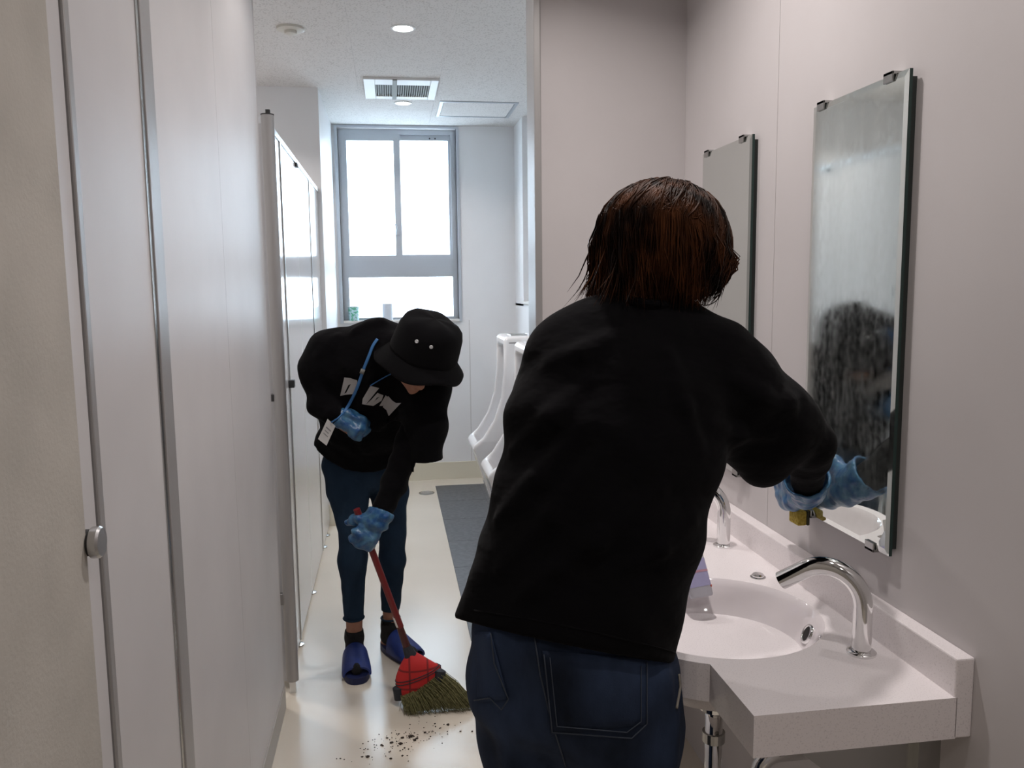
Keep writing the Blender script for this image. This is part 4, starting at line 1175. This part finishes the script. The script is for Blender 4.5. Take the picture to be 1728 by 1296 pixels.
# glasses
gl_ = empty('glasses', JA['head']); gl_.parent = pA; gl_.location = Vector(JA['head']) - Vector(wloc(pA))
gc = JA['head'] + Fw * 0.118 - U * 0.018 + R * 0.009
for sg in (-1, 1):
    c0 = gc + R * sg * 0.033
    ringp = [c0 + R * 0.027 * math.cos(a) + U * 0.024 * math.sin(a) - Fw * 0.004 * math.cos(a) * sg for a in np.linspace(0, 2 * math.pi, 37)]
    MB().tube(ringp, 0.0010, 6, caps=False).out('rim', 'glasses_wire', gl_, True)
    MB().add([c0 + R * 0.026 * math.cos(a) + U * 0.023 * math.sin(a) + Fw * o for o in (0, 0.0012) for a in np.linspace(0, 2 * math.pi, 25)[:-1]], [list(range(24)), list(range(47, 23, -1))] + [(k, (k + 1) % 24, 24 + (k + 1) % 24, 24 + k) for k in range(24)]).out('lens', 'lens_clear', gl_)
    MB().tube([c0 + R * sg * 0.028 + U * 0.006, JA['head'] + R * sg * 0.079 + Fw * 0.05 + U * 0.004, JA['head'] + R * sg * 0.080 - Fw * 0.015 + U * 0.004, JA['head'] + R * sg * 0.078 - Fw * 0.03 - U * 0.02], 0.0013, 6).out('temple', 'glasses_wire', gl_, True)
MB().tube([gc - R * 0.007 + U * 0.004, gc + Fw * 0.004 + U * 0.008, gc + R * 0.007 + U * 0.004], 0.0011, 6).out('bridge', 'glasses_wire', gl_, True)
for sg in (-1, 1):
    MB().lathe([(0.0005, 0.0115), (0.006, 0.0098), (0.0100, 0.0056), (0.0115, 0), (0.008, -0.008)], JA['head'] + Fw * 0.074 + U * 0.006 + R * sg * 0.032, Fw, 16).out('eye', 'eye_white', pA, True)

# sponge pressed on the mirror
spc = P(1357, 880, 1.625)
t = empty('sponge', spc, 'yellow sponge held in gloved hand at mirror corner', 'sponge')
x1_ = 0.8800
MB().box(x1_ - 0.028, x1_ - 0.0065, spc[1], spc[1] + 0.042, spc[2] - 0.010, spc[2] + 0.022, 0.004).out('foam', 'sponge_yellow', t, True, angle=40)
MB().box(x1_ - 0.0063, x1_, spc[1], spc[1] + 0.042, spc[2] - 0.010, spc[2] + 0.022, 0.002).out('scourer', 'scourer_dark', t)

# ------------------------------------------------------------------ person sweeping
pB = empty('person', (0.0, 3.15, 0.0), 'person in black hat and top bending down with a broom', 'person', 'people cleaning the washroom')
hd0 = P(605, 868, 2.745); hd1 = P(690, 1100, 2.79); hdir = nrm(hd1 - hd0)
JB = dict(pelvis=P(615, 760, 3.22), waist=P(628, 705, 3.10), chest=P(640, 645, 2.99), upper=P(652, 602, 2.92), neck=P(668, 592, 2.87),
          head=P(704, 600, 2.80), F=nrm((0.20, -0.78, -0.62)), U=nrm((0.28, -0.46, 0.84)),
          shR=P(566, 592, 3.00), elR=P(542, 664, 2.95), wrR=P(566, 704, 2.88), shL=P(712, 640, 2.90), elL=P(690, 748, 2.84), wrL=P(641, 872, 2.735),
          hipR=P(583, 775, 3.17), hipL=P(652, 775, 3.22), knR=P(597, 905, 3.12), knL=P(662, 900, 3.19), anR=P(598, 1078, 3.135), anL=P(659, 1068, 3.22))
JB['toeR'] = np.array([JB['anR'][0] + 0.010, 3.02, 0.034]); JB['toeL'] = np.array([JB['anL'][0] + 0.070, 3.115, 0.034])
JB['handL'] = (nrm((-0.62, -0.20, -0.75)), (0.1, 0.95, -0.2), -hdir, 0.95)
JB['handR'] = (nrm((0.80, -0.10, -0.42)), (-0.2, 0.9, -0.3), (0.3, 0.2, 0.9), 1.25)
fB = body(JB, 0.92)
skin_obj('body', fB, 0.006, 'skin', pB, 1)

sB = Field(); sv = nrm((1, 0, -0.12))
sB.chain([(P(613, 790, 3.19), 0.165, 0.72), (P(616, 755, 3.18), 0.172, 0.74), (P(626, 700, 3.08), 0.175, 0.74), (P(632, 655, 3.00), 0.178, 0.74), (P(636, 615, 2.95), 0.160, 0.74), (P(642, 592, 2.94), 0.120, 0.80)], 0.05, sv)
sB.chain([(P(640, 590, 2.93), 0.10), (P(668, 592, 2.87), 0.066)], 0.05)
sB.chain([(P(600, 590, 2.96), 0.075), (P(560, 600, 2.98), 0.082), (P(543, 622, 2.96), 0.068), (P(536, 640, 2.95), 0.050)], 0.05)          # sleeve, image left
sB.chain([(P(536, 645, 2.95), 0.048), (P(545, 682, 2.91), 0.046), (P(560, 699, 2.87), 0.036)], 0.03)
sB.chain([(P(690, 615, 2.92), 0.07), (P(717, 655, 2.88), 0.080), (P(718, 720, 2.84), 0.066), (P(717, 790, 2.82), 0.058)], 0.05)          # loose sleeve, image right
base_sB = Field(); base_sB.ops = list(sB.ops)
for (x0, y0, x1, y1, r) in [(560, 640, 620, 760, 0.010), (600, 560, 640, 545, 0.008), (540, 600, 570, 570, 0.008), (700, 670, 715, 760, 0.010), (560, 740, 660, 780, 0.009), (640, 720, 690, 700, 0.009)]:
    q0 = cast(base_sB, x0, y0, 2.3, 3.6); q1 = cast(base_sB, x1, y1, 2.3, 3.6)
    if q0 is not None and q1 is not None: sB.chain([(q0 + [0, 0.008, 0], r), (q1 + [0, 0.008, 0], r)], 0.03)
sB.post.append(crumple(0.0035, 34, 1.3))
hB0 = P(540, 768, 3.1); hBm = P(618, 806, 3.02); hBn = nrm((0.0, -0.25, -1.0))
slv0 = P(716, 777, 2.82).astype(np.float32)


def hemB_fn(p, d):
    # lower hem, sagging at the front, and the open end of the loose sleeve
    x = p[:, 0]; xc = (x - hBm[0])
    zh = hBm[2] + 0.9 * xc * xc * (2.2 if True else 1) + np.maximum(0, p[:, 1] - hBm[1]) * 0.25
    zh = np.minimum(zh, hBm[2] + 0.10)
    arm = (x > P(697, 770, 2.82)[0]) & (p[:, 1] < 2.99)
    h1 = np.where(arm, -1, zh - p[:, 2])
    h2 = np.where(arm, slv0[2] - p[:, 2], -1)
    h = np.maximum(h1, h2)
    o = np.maximum(d, h)
    return np.where(h > -0.05, np.maximum(o, -(d + 0.014)), o)


sB.post.append(hemB_fn)
shirtB = skin_obj('black_top', sB, 0.006, 'black_cotton', pB, 1)
uB = Field(); uB.chain([(P(704, 700, 2.86), 0.045), (P(688, 752, 2.84), 0.046), (P(666, 815, 2.79), 0.043), (P(645, 862, 2.74), 0.035)], 0.015)
uB.post.append(crumple(0.002, 60, 0.2))
skin_obj('long_sleeve', uB, 0.0055, 'black_cotton', shirtB, 1)

jB = Field()
jB.chain([(P(615, 755, 3.21), 0.150, 0.75), (P(615, 785, 3.20), 0.150, 0.75)], 0.03, sv)
jB.chain([(P(580, 785, 3.165), 0.082), (P(588, 830, 3.15), 0.076), (P(596, 895, 3.12), 0.054), (P(595, 945, 3.12), 0.053), (P(597, 1040, 3.13), 0.037)], 0.02)
jB.chain([(P(655, 785, 3.215), 0.078), (P(657, 830, 3.20), 0.072), (P(662, 895, 3.19), 0.052), (P(662, 945, 3.19), 0.050), (P(659, 1040, 3.21), 0.035)], 0.02)
jB.post.append(crumple(0.0016, 55, 0.9))
kz = P(597, 1046, 3.13)[2]


def cutjB(p, d):
    h = kz - p[:, 2]; o = np.maximum(d, h)
    return np.where(h > -0.03, np.maximum(o, -(d + 0.010)), o)


jB.post.append(cutjB)
jeansB = skin_obj('jeans', jB, 0.0055, 'denim_blue', pB, 1)
for c_, r_ in ((P(597, 1042, 3.13), 0.0385), (P(659, 1042, 3.21), 0.0365)):
    MB().tube([c_ + np.array([r_ * math.cos(a), r_ * math.sin(a), 0]) for a in np.linspace(0, 2 * math.pi, 25)], 0.004, 6, caps=False).out('cuff_roll', 'denim_blue', jeansB, True)
for s in 'RL':
    an = JB['an' + s]; td = nrm((JB['toe' + s] - an) * np.array([1, 1, 0]))
    so = Field(); g0 = an * np.array([1, 1, 0])
    so.chain([(g0 + [0, 0, 0.150], 0.0365), (g0 + [0, 0, 0.10], 0.036), (g0 + [0, 0, 0.056] - td * 0.01, 0.033), (g0 + [0, 0, 0.044] + td * 0.07, 0.026), (g0 + [0, 0, 0.040] + td * 0.150, 0.021)], 0.012)
    so.post.append(lambda p, d: np.maximum(np.maximum(d, p[:, 2] - 0.135), np.where(p[:, 2] > 0.11, -(d + 0.006), -1)))
    skin_obj('sock', so, 0.005, 'sock_black', pB, 1)
    shoe(pB, an, td, 0.25, True, 'slipper', 'slipper_blue')

# gloves
gC = Field(); hand(gC, JB['wrL'], *JB['handL'], inf=0.0045, k=0.012)
cd = nrm(JB['wrL'] - JB['elL'])
gC.chain([(JB['wrL'] + cd * 0.02, 0.034), (JB['wrL'] - cd * 0.012, 0.040), (JB['wrL'] - cd * 0.035, 0.047)], 0.015)
gC.post.append(crumple(0.0028, 110, 0.8))
gC.post.append(cut_shell(JB['wrL'] - cd * 0.020, -cd, 0.04, 0.008))
skin_obj('glove', gC, 0.004, 'glove_blue', pB, 0)
gD = Field(); hand(gD, JB['wrR'] + np.array([0.012, -0.004, 0]), *JB['handR'], inf=0.0035, k=0.012, thumb_in=1.2, sc=0.92)
cd = nrm(JB['handR'][0])
gD.chain([(JB['wrR'] + cd * 0.035, 0.025), (JB['wrR'] + cd * 0.015, 0.030)], 0.012)
gD.post.append(crumple(0.0025, 110, 2.8))
skin_obj('glove', gD, 0.004, 'glove_blue', pB, 0)

# hair under the hat, eyes, hat
FwB = nrm(JB['F']); UB = orth(JB['U'], FwB); RB = np.cross(FwB, UB)
hB = Field(); hB.add(Ell(JB['head'] + UB * 0.022 - FwB * 0.010, (0.084, 0.100, 0.098), [RB, FwB, UB]), 0.01)
hB.add(Ell(JB['head'] - UB * 0.055 - FwB * 0.040, (0.075, 0.060, 0.050), [RB, FwB, UB]), 0.03)
hB.add(Ell(JB['head'] - UB * 0.060 + FwB * 0.080, (0.075, 0.085, 0.110), [RB, FwB, UB]), 0.01, True)
skin_obj('hair', hB, 0.006, 'hair_black', pB, 1)
for sg in (-1, 1):
    MB().lathe([(0.0005, 0.0115), (0.006, 0.0098), (0.0100, 0.0056), (0.0115, 0), (0.008, -0.008)], JB['head'] + FwB * 0.074 + UB * 0.006 + RB * sg * 0.032, FwB, 16).out('eye', 'eye_dark', pB, True)

HX = nrm((0.30, -0.36, 0.88)); HCt = P(715, 597, 2.80); Rh = rot_to(HX)
hr = empty('bucket_hat', HCt); hr.parent = pB; hr.location = Vector(HCt) - Vector(wloc(pB))


def hat_surface(prof, name, n=72, wob=0.0):
    V = []; Fc = []
    for (r, h, wv) in prof:
        for k in range(n):
            a = 2 * math.pi * k / n
            rr = r * (1 + 0.02 * wv * math.sin(3 * a + 1.0)); hh = h + wv * (0.010 * math.sin(2 * a + 0.6) + 0.007 * math.sin(5 * a))
            V.append(HCt + Rh @ np.array([rr * math.cos(a), rr * math.sin(a), hh]))
    m_ = len(prof)
    for i in range(m_ - 1):
        for k in range(n):
            l = (k + 1) % n; Fc.append((i * n + k, i * n + l, (i + 1) * n + l, (i + 1) * n + k))
    return mobj(name, V, Fc, 'black_hat_cotton', hr, True)


hat_surface([(0.104, -0.004, 0), (0.148, -0.034, 0.9), (0.156, -0.042, 1.0), (0.156, -0.038, 1.0), (0.150, -0.030, 0.9), (0.116, 0.002, 0.2)], 'brim')
hat_surface([(0.104, -0.004, 0), (0.1175, 0.002, 0.15), (0.118, 0.012, 0.3), (0.115, 0.045, 0.4), (0.110, 0.085, 0.4), (0.102, 0.108, 0.4), (0.085, 0.124, 0.4), (0.055, 0.132, 0.3), (0.02, 0.134, 0.1), (0.0005, 0.134, 0)], 'crown')
for px, py in ((703.5, 576), (727.5, 585.5)):
    dr = pray(px, py)
    # nearest point of the crown wall on this line of sight
    best = None
    for t_ in np.arange(2.5, 3.0, 0.0008):
        q = Rh.T @ (CAMPOS + dr * t_ - HCt); r_ = math.hypot(q[0], q[1])
        rc = np.interp(q[2], [0.0, 0.012, 0.045, 0.085, 0.108, 0.124, 0.132], [0.118, 0.118, 0.115, 0.110, 0.102, 0.085, 0.055])
        if 0 < q[2] < 0.13 and r_ < rc: best = CAMPOS + dr * t_; nq = Rh @ np.array([q[0] / r_, q[1] / r_, 0.25]); break
    if best is not None:
        MB().lathe([(0.0020, 0.001), (0.0045, 0.003), (0.0060, 0.002), (0.0062, -0.002)], best + nrm(nq) * 0.0015, nrm(nq), 18, True, False).out('eyelet', 'aluminium_bright', hr, True)

# print on the chest
letters = [
    [(581, 637), (591, 638), (603, 642), (602, 656), (596, 665), (585, 666), (574, 668), (577, 655)],
    [(625, 651), (640, 655), (634, 662), (617, 683), (611, 682), (612, 673)],
    [(637, 663), (647, 667), (644, 676), (630, 685), (617, 683), (627, 674)],
    [(651, 667), (656, 672), (646, 685), (640, 685)],
    [(655, 668), (662, 676), (668, 680), (677, 680), (672, 685), (656, 702), (652, 692), (646, 687), (650, 676)],
]
holes = {0: [(592, 648), (584, 663), (581, 664), (588, 650)], 2: [(640, 670), (633, 676), (630, 680), (636, 671)]}
pr_ = empty('chest_print', P(620, 660, 2.8)); pr_.parent = pB; pr_.location = Vector(P(620, 660, 2.8)) - Vector(wloc(pB))
for i, L in enumerate(letters):
    bm = bmesh.new(); es = []
    for lp in [L] + ([holes[i]] if i in holes else []):
        vs = [bm.verts.new((x, y, 0)) for x, y in lp]; es += [bm.edges.new((vs[k], vs[(k + 1) % len(vs)])) for k in range(len(vs))]
    bmesh.ops.triangle_fill(bm, use_beauty=True, use_dissolve=False, edges=es)
    bmesh.ops.subdivide_edges(bm, edges=list(bm.edges), cuts=3, use_grid_fill=True)
    bmesh.ops.triangulate(bm, faces=list(bm.faces))
    bm.verts.index_update(); V = []; ok = True
    for v in bm.verts:
        h = cast(sB, v.co.x, v.co.y, 2.3, 3.6, 0.004)
        if h is None: ok = False; break
        V.append(h)
    FF = [[v.index for v in f.verts] for f in bm.faces]; bm.free()
    if ok: mobj('letter', V, FF, 'print_white', pr_, True)

# lanyard with card
ly = empty('lanyard', P(600, 640, 2.8), 'blue lanyard with white card hanging from neck of sweeping person', 'lanyard')
def strand(pix, nm='strap', r=0.0055, lift=0.008):
    pts = [cast(sB, x, y, 2.3, 3.6, lift) for x, y in pix]; pts = [p for p in pts if p is not None]
    return MB().tube(smooth_path(pts, 4), r, 8, flat=0.35, side=(0.9, 0, 0.4)).out(nm, 'lanyard_blue', ly, True)
st_ = strand([(637, 572), (629, 584), (622, 602), (614, 622), (606, 645), (598, 665), (588, 684), (580, 696)])
strand([(664, 629), (650, 636), (636, 644), (625, 651)])
q = cast(sB, 613, 623, 2.3, 3.6, 0.010); q2 = cast(sB, 610, 631, 2.3, 3.6, 0.010)
if q is not None: MB().tube([q, q2], 0.0075, 10, flat=0.5, side=(0.9, 0, 0.4)).out('buckle', 'stitch_pale', ly, True)
yc = 2.80
cp = [P(553, 707, yc), P(566, 719, yc + 0.01), P(551, 752, yc), P(537, 741, yc - 0.01)]
nc = nrm(np.cross(cp[1] - cp[0], cp[3] - cp[0]))
cd_ = MB().prism(cp, nc * 0.002).out('card', 'card_white', ly)
for k, (u0, u1, v0, v1) in enumerate([(0.2, 0.8, 0.30, 0.36), (0.2, 0.7, 0.46, 0.50), (0.2, 0.75, 0.60, 0.64)]):
    def cq(u, v): return cp[0] + (cp[1] - cp[0]) * u + (cp[3] - cp[0]) * v
    for sgn in (1, -1):
        o = nc * (0.0026 if sgn > 0 else -0.0006)
        MB().add([cq(u0, v0) + o, cq(u1, v0) + o, cq(u1, v1) + o, cq(u0, v1) + o], [(0, 1, 2, 3)]).out('card_line', 'card_grey', cd_)
MB().tube([P(580, 696, yc + 0.01), P(570, 706, yc), P(559, 713, yc)], 0.003, 8).out('cord', 'lanyard_blue', ly, True)

# ------------------------------------------------------------------ broom
bt = empty('broom', (float(hd1[0]), float(hd1[1]), 0.0), 'red handled grass broom with plaid cloth cap', 'broom')
col0 = P(690, 1100, 2.79)
MB().tube([hd0 - hdir * 0.02, P(640, 962, 2.763), P(676, 1058, 2.782)], [0.0115, 0.0115, 0.0115], 16).out('handle', 'handle_red', bt, True, angle=50)
MB().tube([P(668, 1040, 2.781), P(674, 1056, 2.784)], 0.0122, 16).out('handle_label', 'plastic_white', bt, True, angle=50)
MB().tube([P(674, 1056, 2.783), P(688, 1096, 2.79)], [0.0115, 0.014], 16).out('lower_handle', 'handle_maroon', bt, True, angle=50)
MB().tube([P(686, 1090, 2.789), P(693, 1106, 2.79)], [0.015, 0.022], 18).out('collar', 'broom_binding', bt, True, angle=50)
YB = 2.77
tl, tr_ = P(672, 1180, YB), P(742, 1130, YB)
topc = P(693, 1102, YB + 0.02)
left = [P(690, 1101, 2.79), P(678, 1118, 2.785), P(668, 1142, 2.78), P(669, 1160, 2.775), P(673, 1178, 2.77)]
right = [P(698, 1101, 2.79), P(716, 1110, 2.785), P(735, 1120, 2.785), P(745, 1128, 2.785), P(733, 1160, 2.775)]
lp = smooth_path(left, 3); rp = smooth_path(right, 3); V = []; Fc = []; n2 = 24; thk = np.interp(np.linspace(0, 1, len(lp)), [0, 0.3, 0.8, 1], [0.022, 0.034, 0.030, 0.022])
for i in range(len(lp)):
    c = (lp[i] + rp[i]) / 2; hx = (rp[i] - lp[i]) / 2
    for k in range(n2):
        a = 2 * math.pi * k / n2
        V.append(c + hx * math.cos(a) + np.array([0, 1, 0.15]) * thk[i] * math.sin(a))
for i in range(len(lp) - 1):
    for k in range(n2):
        l = (k + 1) % n2; Fc.append((i * n2 + k, i * n2 + l, (i + 1) * n2 + l, (i + 1) * n2 + k))
Fc.append([k for k in range(n2)][::-1]); Fc.append([(len(lp) - 1) * n2 + k for k in range(n2)])
mobj('cloth_cap', V, Fc, 'plaid_red', bt, True, angle=60)
for u0 in (0.62, 0.70):
    i = int(u0 * (len(lp) - 1)); c = (lp[i] + rp[i]) / 2; hx = (rp[i] - lp[i]) / 2
    MB().tube([c + hx * 1.01 * math.cos(a) + np.array([0, 1, 0.15]) * thk[i] * 1.03 * math.sin(a) for a in np.linspace(0, 2 * math.pi, 29)], 0.0016, 5, caps=False).out('stitching', 'broom_binding', bt, True)
for c_, e_ in ((P(743, 1132, 2.770), P(741, 1150, 2.762)), (P(672, 1160, 2.775), P(674, 1180, 2.770))):
    MB().tube([c_ - (e_ - c_) * 0.2, c_, e_], [0.006, 0.020, 0.017], 12).out('binding_corner', 'broom_binding', bt, True, angle=60)
mb = MB()
A0, A1 = P(676, 1172, 2.772), P(744, 1132, 2.780)
for i in range(2600):
    u = random.random(); v = random.gauss(0, 0.35)
    st0 = A0 + (A1 - A0) * u + np.array([0, 0.030 * v, 0])
    # the fan sweeps to the image right and its tips drag on the floor
    ex = np.interp(u, [0, 0.25, 0.6, 1], [690, 716, 765, 802]) + random.gauss(0, 5)
    ey = np.interp(u, [0, 0.25, 0.6, 1], [1196, 1204, 1209, 1216])
    en = P(ex, ey, 2.70 + 0.05 * (v * 0.6) + random.gauss(0, 0.008)); en[2] = max(0.004, abs(random.gauss(0.006, 0.006)))
    en = st0 + (en - st0) * random.uniform(0.88, 1.02); en[2] = max(en[2], 0.003)
    mid = (st0 + en) / 2 + np.array([0.004 * random.gauss(0, 1), 0.004 * random.gauss(0, 1), 0.010 + 0.004 * random.gauss(0, 1)])
    r_ = random.uniform(0.0008, 0.0016)
    mb.tube([st0, mid, en], [r_, r_ * 0.9, r_ * 0.35], 3, caps=False)
bs = mb.out('bristles', 'broom_grass', bt, True); bs['kind'] = 'stuff'

# ------------------------------------------------------------------ swept dirt on the floor
mb = MB()


def flake(x, y, s):
    k = random.randint(4, 6); a0 = random.random() * 6.28
    pts = [(x + s * random.uniform(0.5, 1) * math.cos(a0 + 2 * math.pi * i / k) * 1.5, y + s * random.uniform(0.5, 1) * math.sin(a0 + 2 * math.pi * i / k), 0.0008 + random.random() * s * 0.3) for i in range(k)]
    mb.prism(pts, (0, 0, 0.0012 + s * 0.3))


for px, py, s in [(693, 1244, 0.008), (700, 1250, 0.006), (676, 1256, 0.006), (661, 1254, 0.005), (620, 1278, 0.006), (644, 1258, 0.004), (653, 1246, 0.003), (717, 1237, 0.004), (756, 1224, 0.005), (734, 1222, 0.003), (777, 1235, 0.003), (797, 1235, 0.003), (679, 1246, 0.005), (704, 1247, 0.004), (611, 1278, 0.003), (683, 1263, 0.003), (679, 1276, 0.003), (660, 1281, 0.004), (657, 1270, 0.003), (746, 1255, 0.002), (735, 1227, 0.002)]:
    c = P(px, py, 2.5); d = pray(px, py); t = -CAMH / d[2]; q = CAMPOS + d * t; flake(q[0], q[1], s)
for i in range(130):
    px = random.gauss(675, 38); py = 1250 - (px - 675) * 0.28 + random.gauss(0, 12)
    d = pray(px, py); q = CAMPOS + d * (-CAMH / d[2]); flake(q[0], q[1], random.uniform(0.0006, 0.0022))
o = mb.out('swept_dirt', 'dirt'); tag(o, 'scattered dark crumbs of dirt on floor in front of broom', 'dirt', kind='stuff')
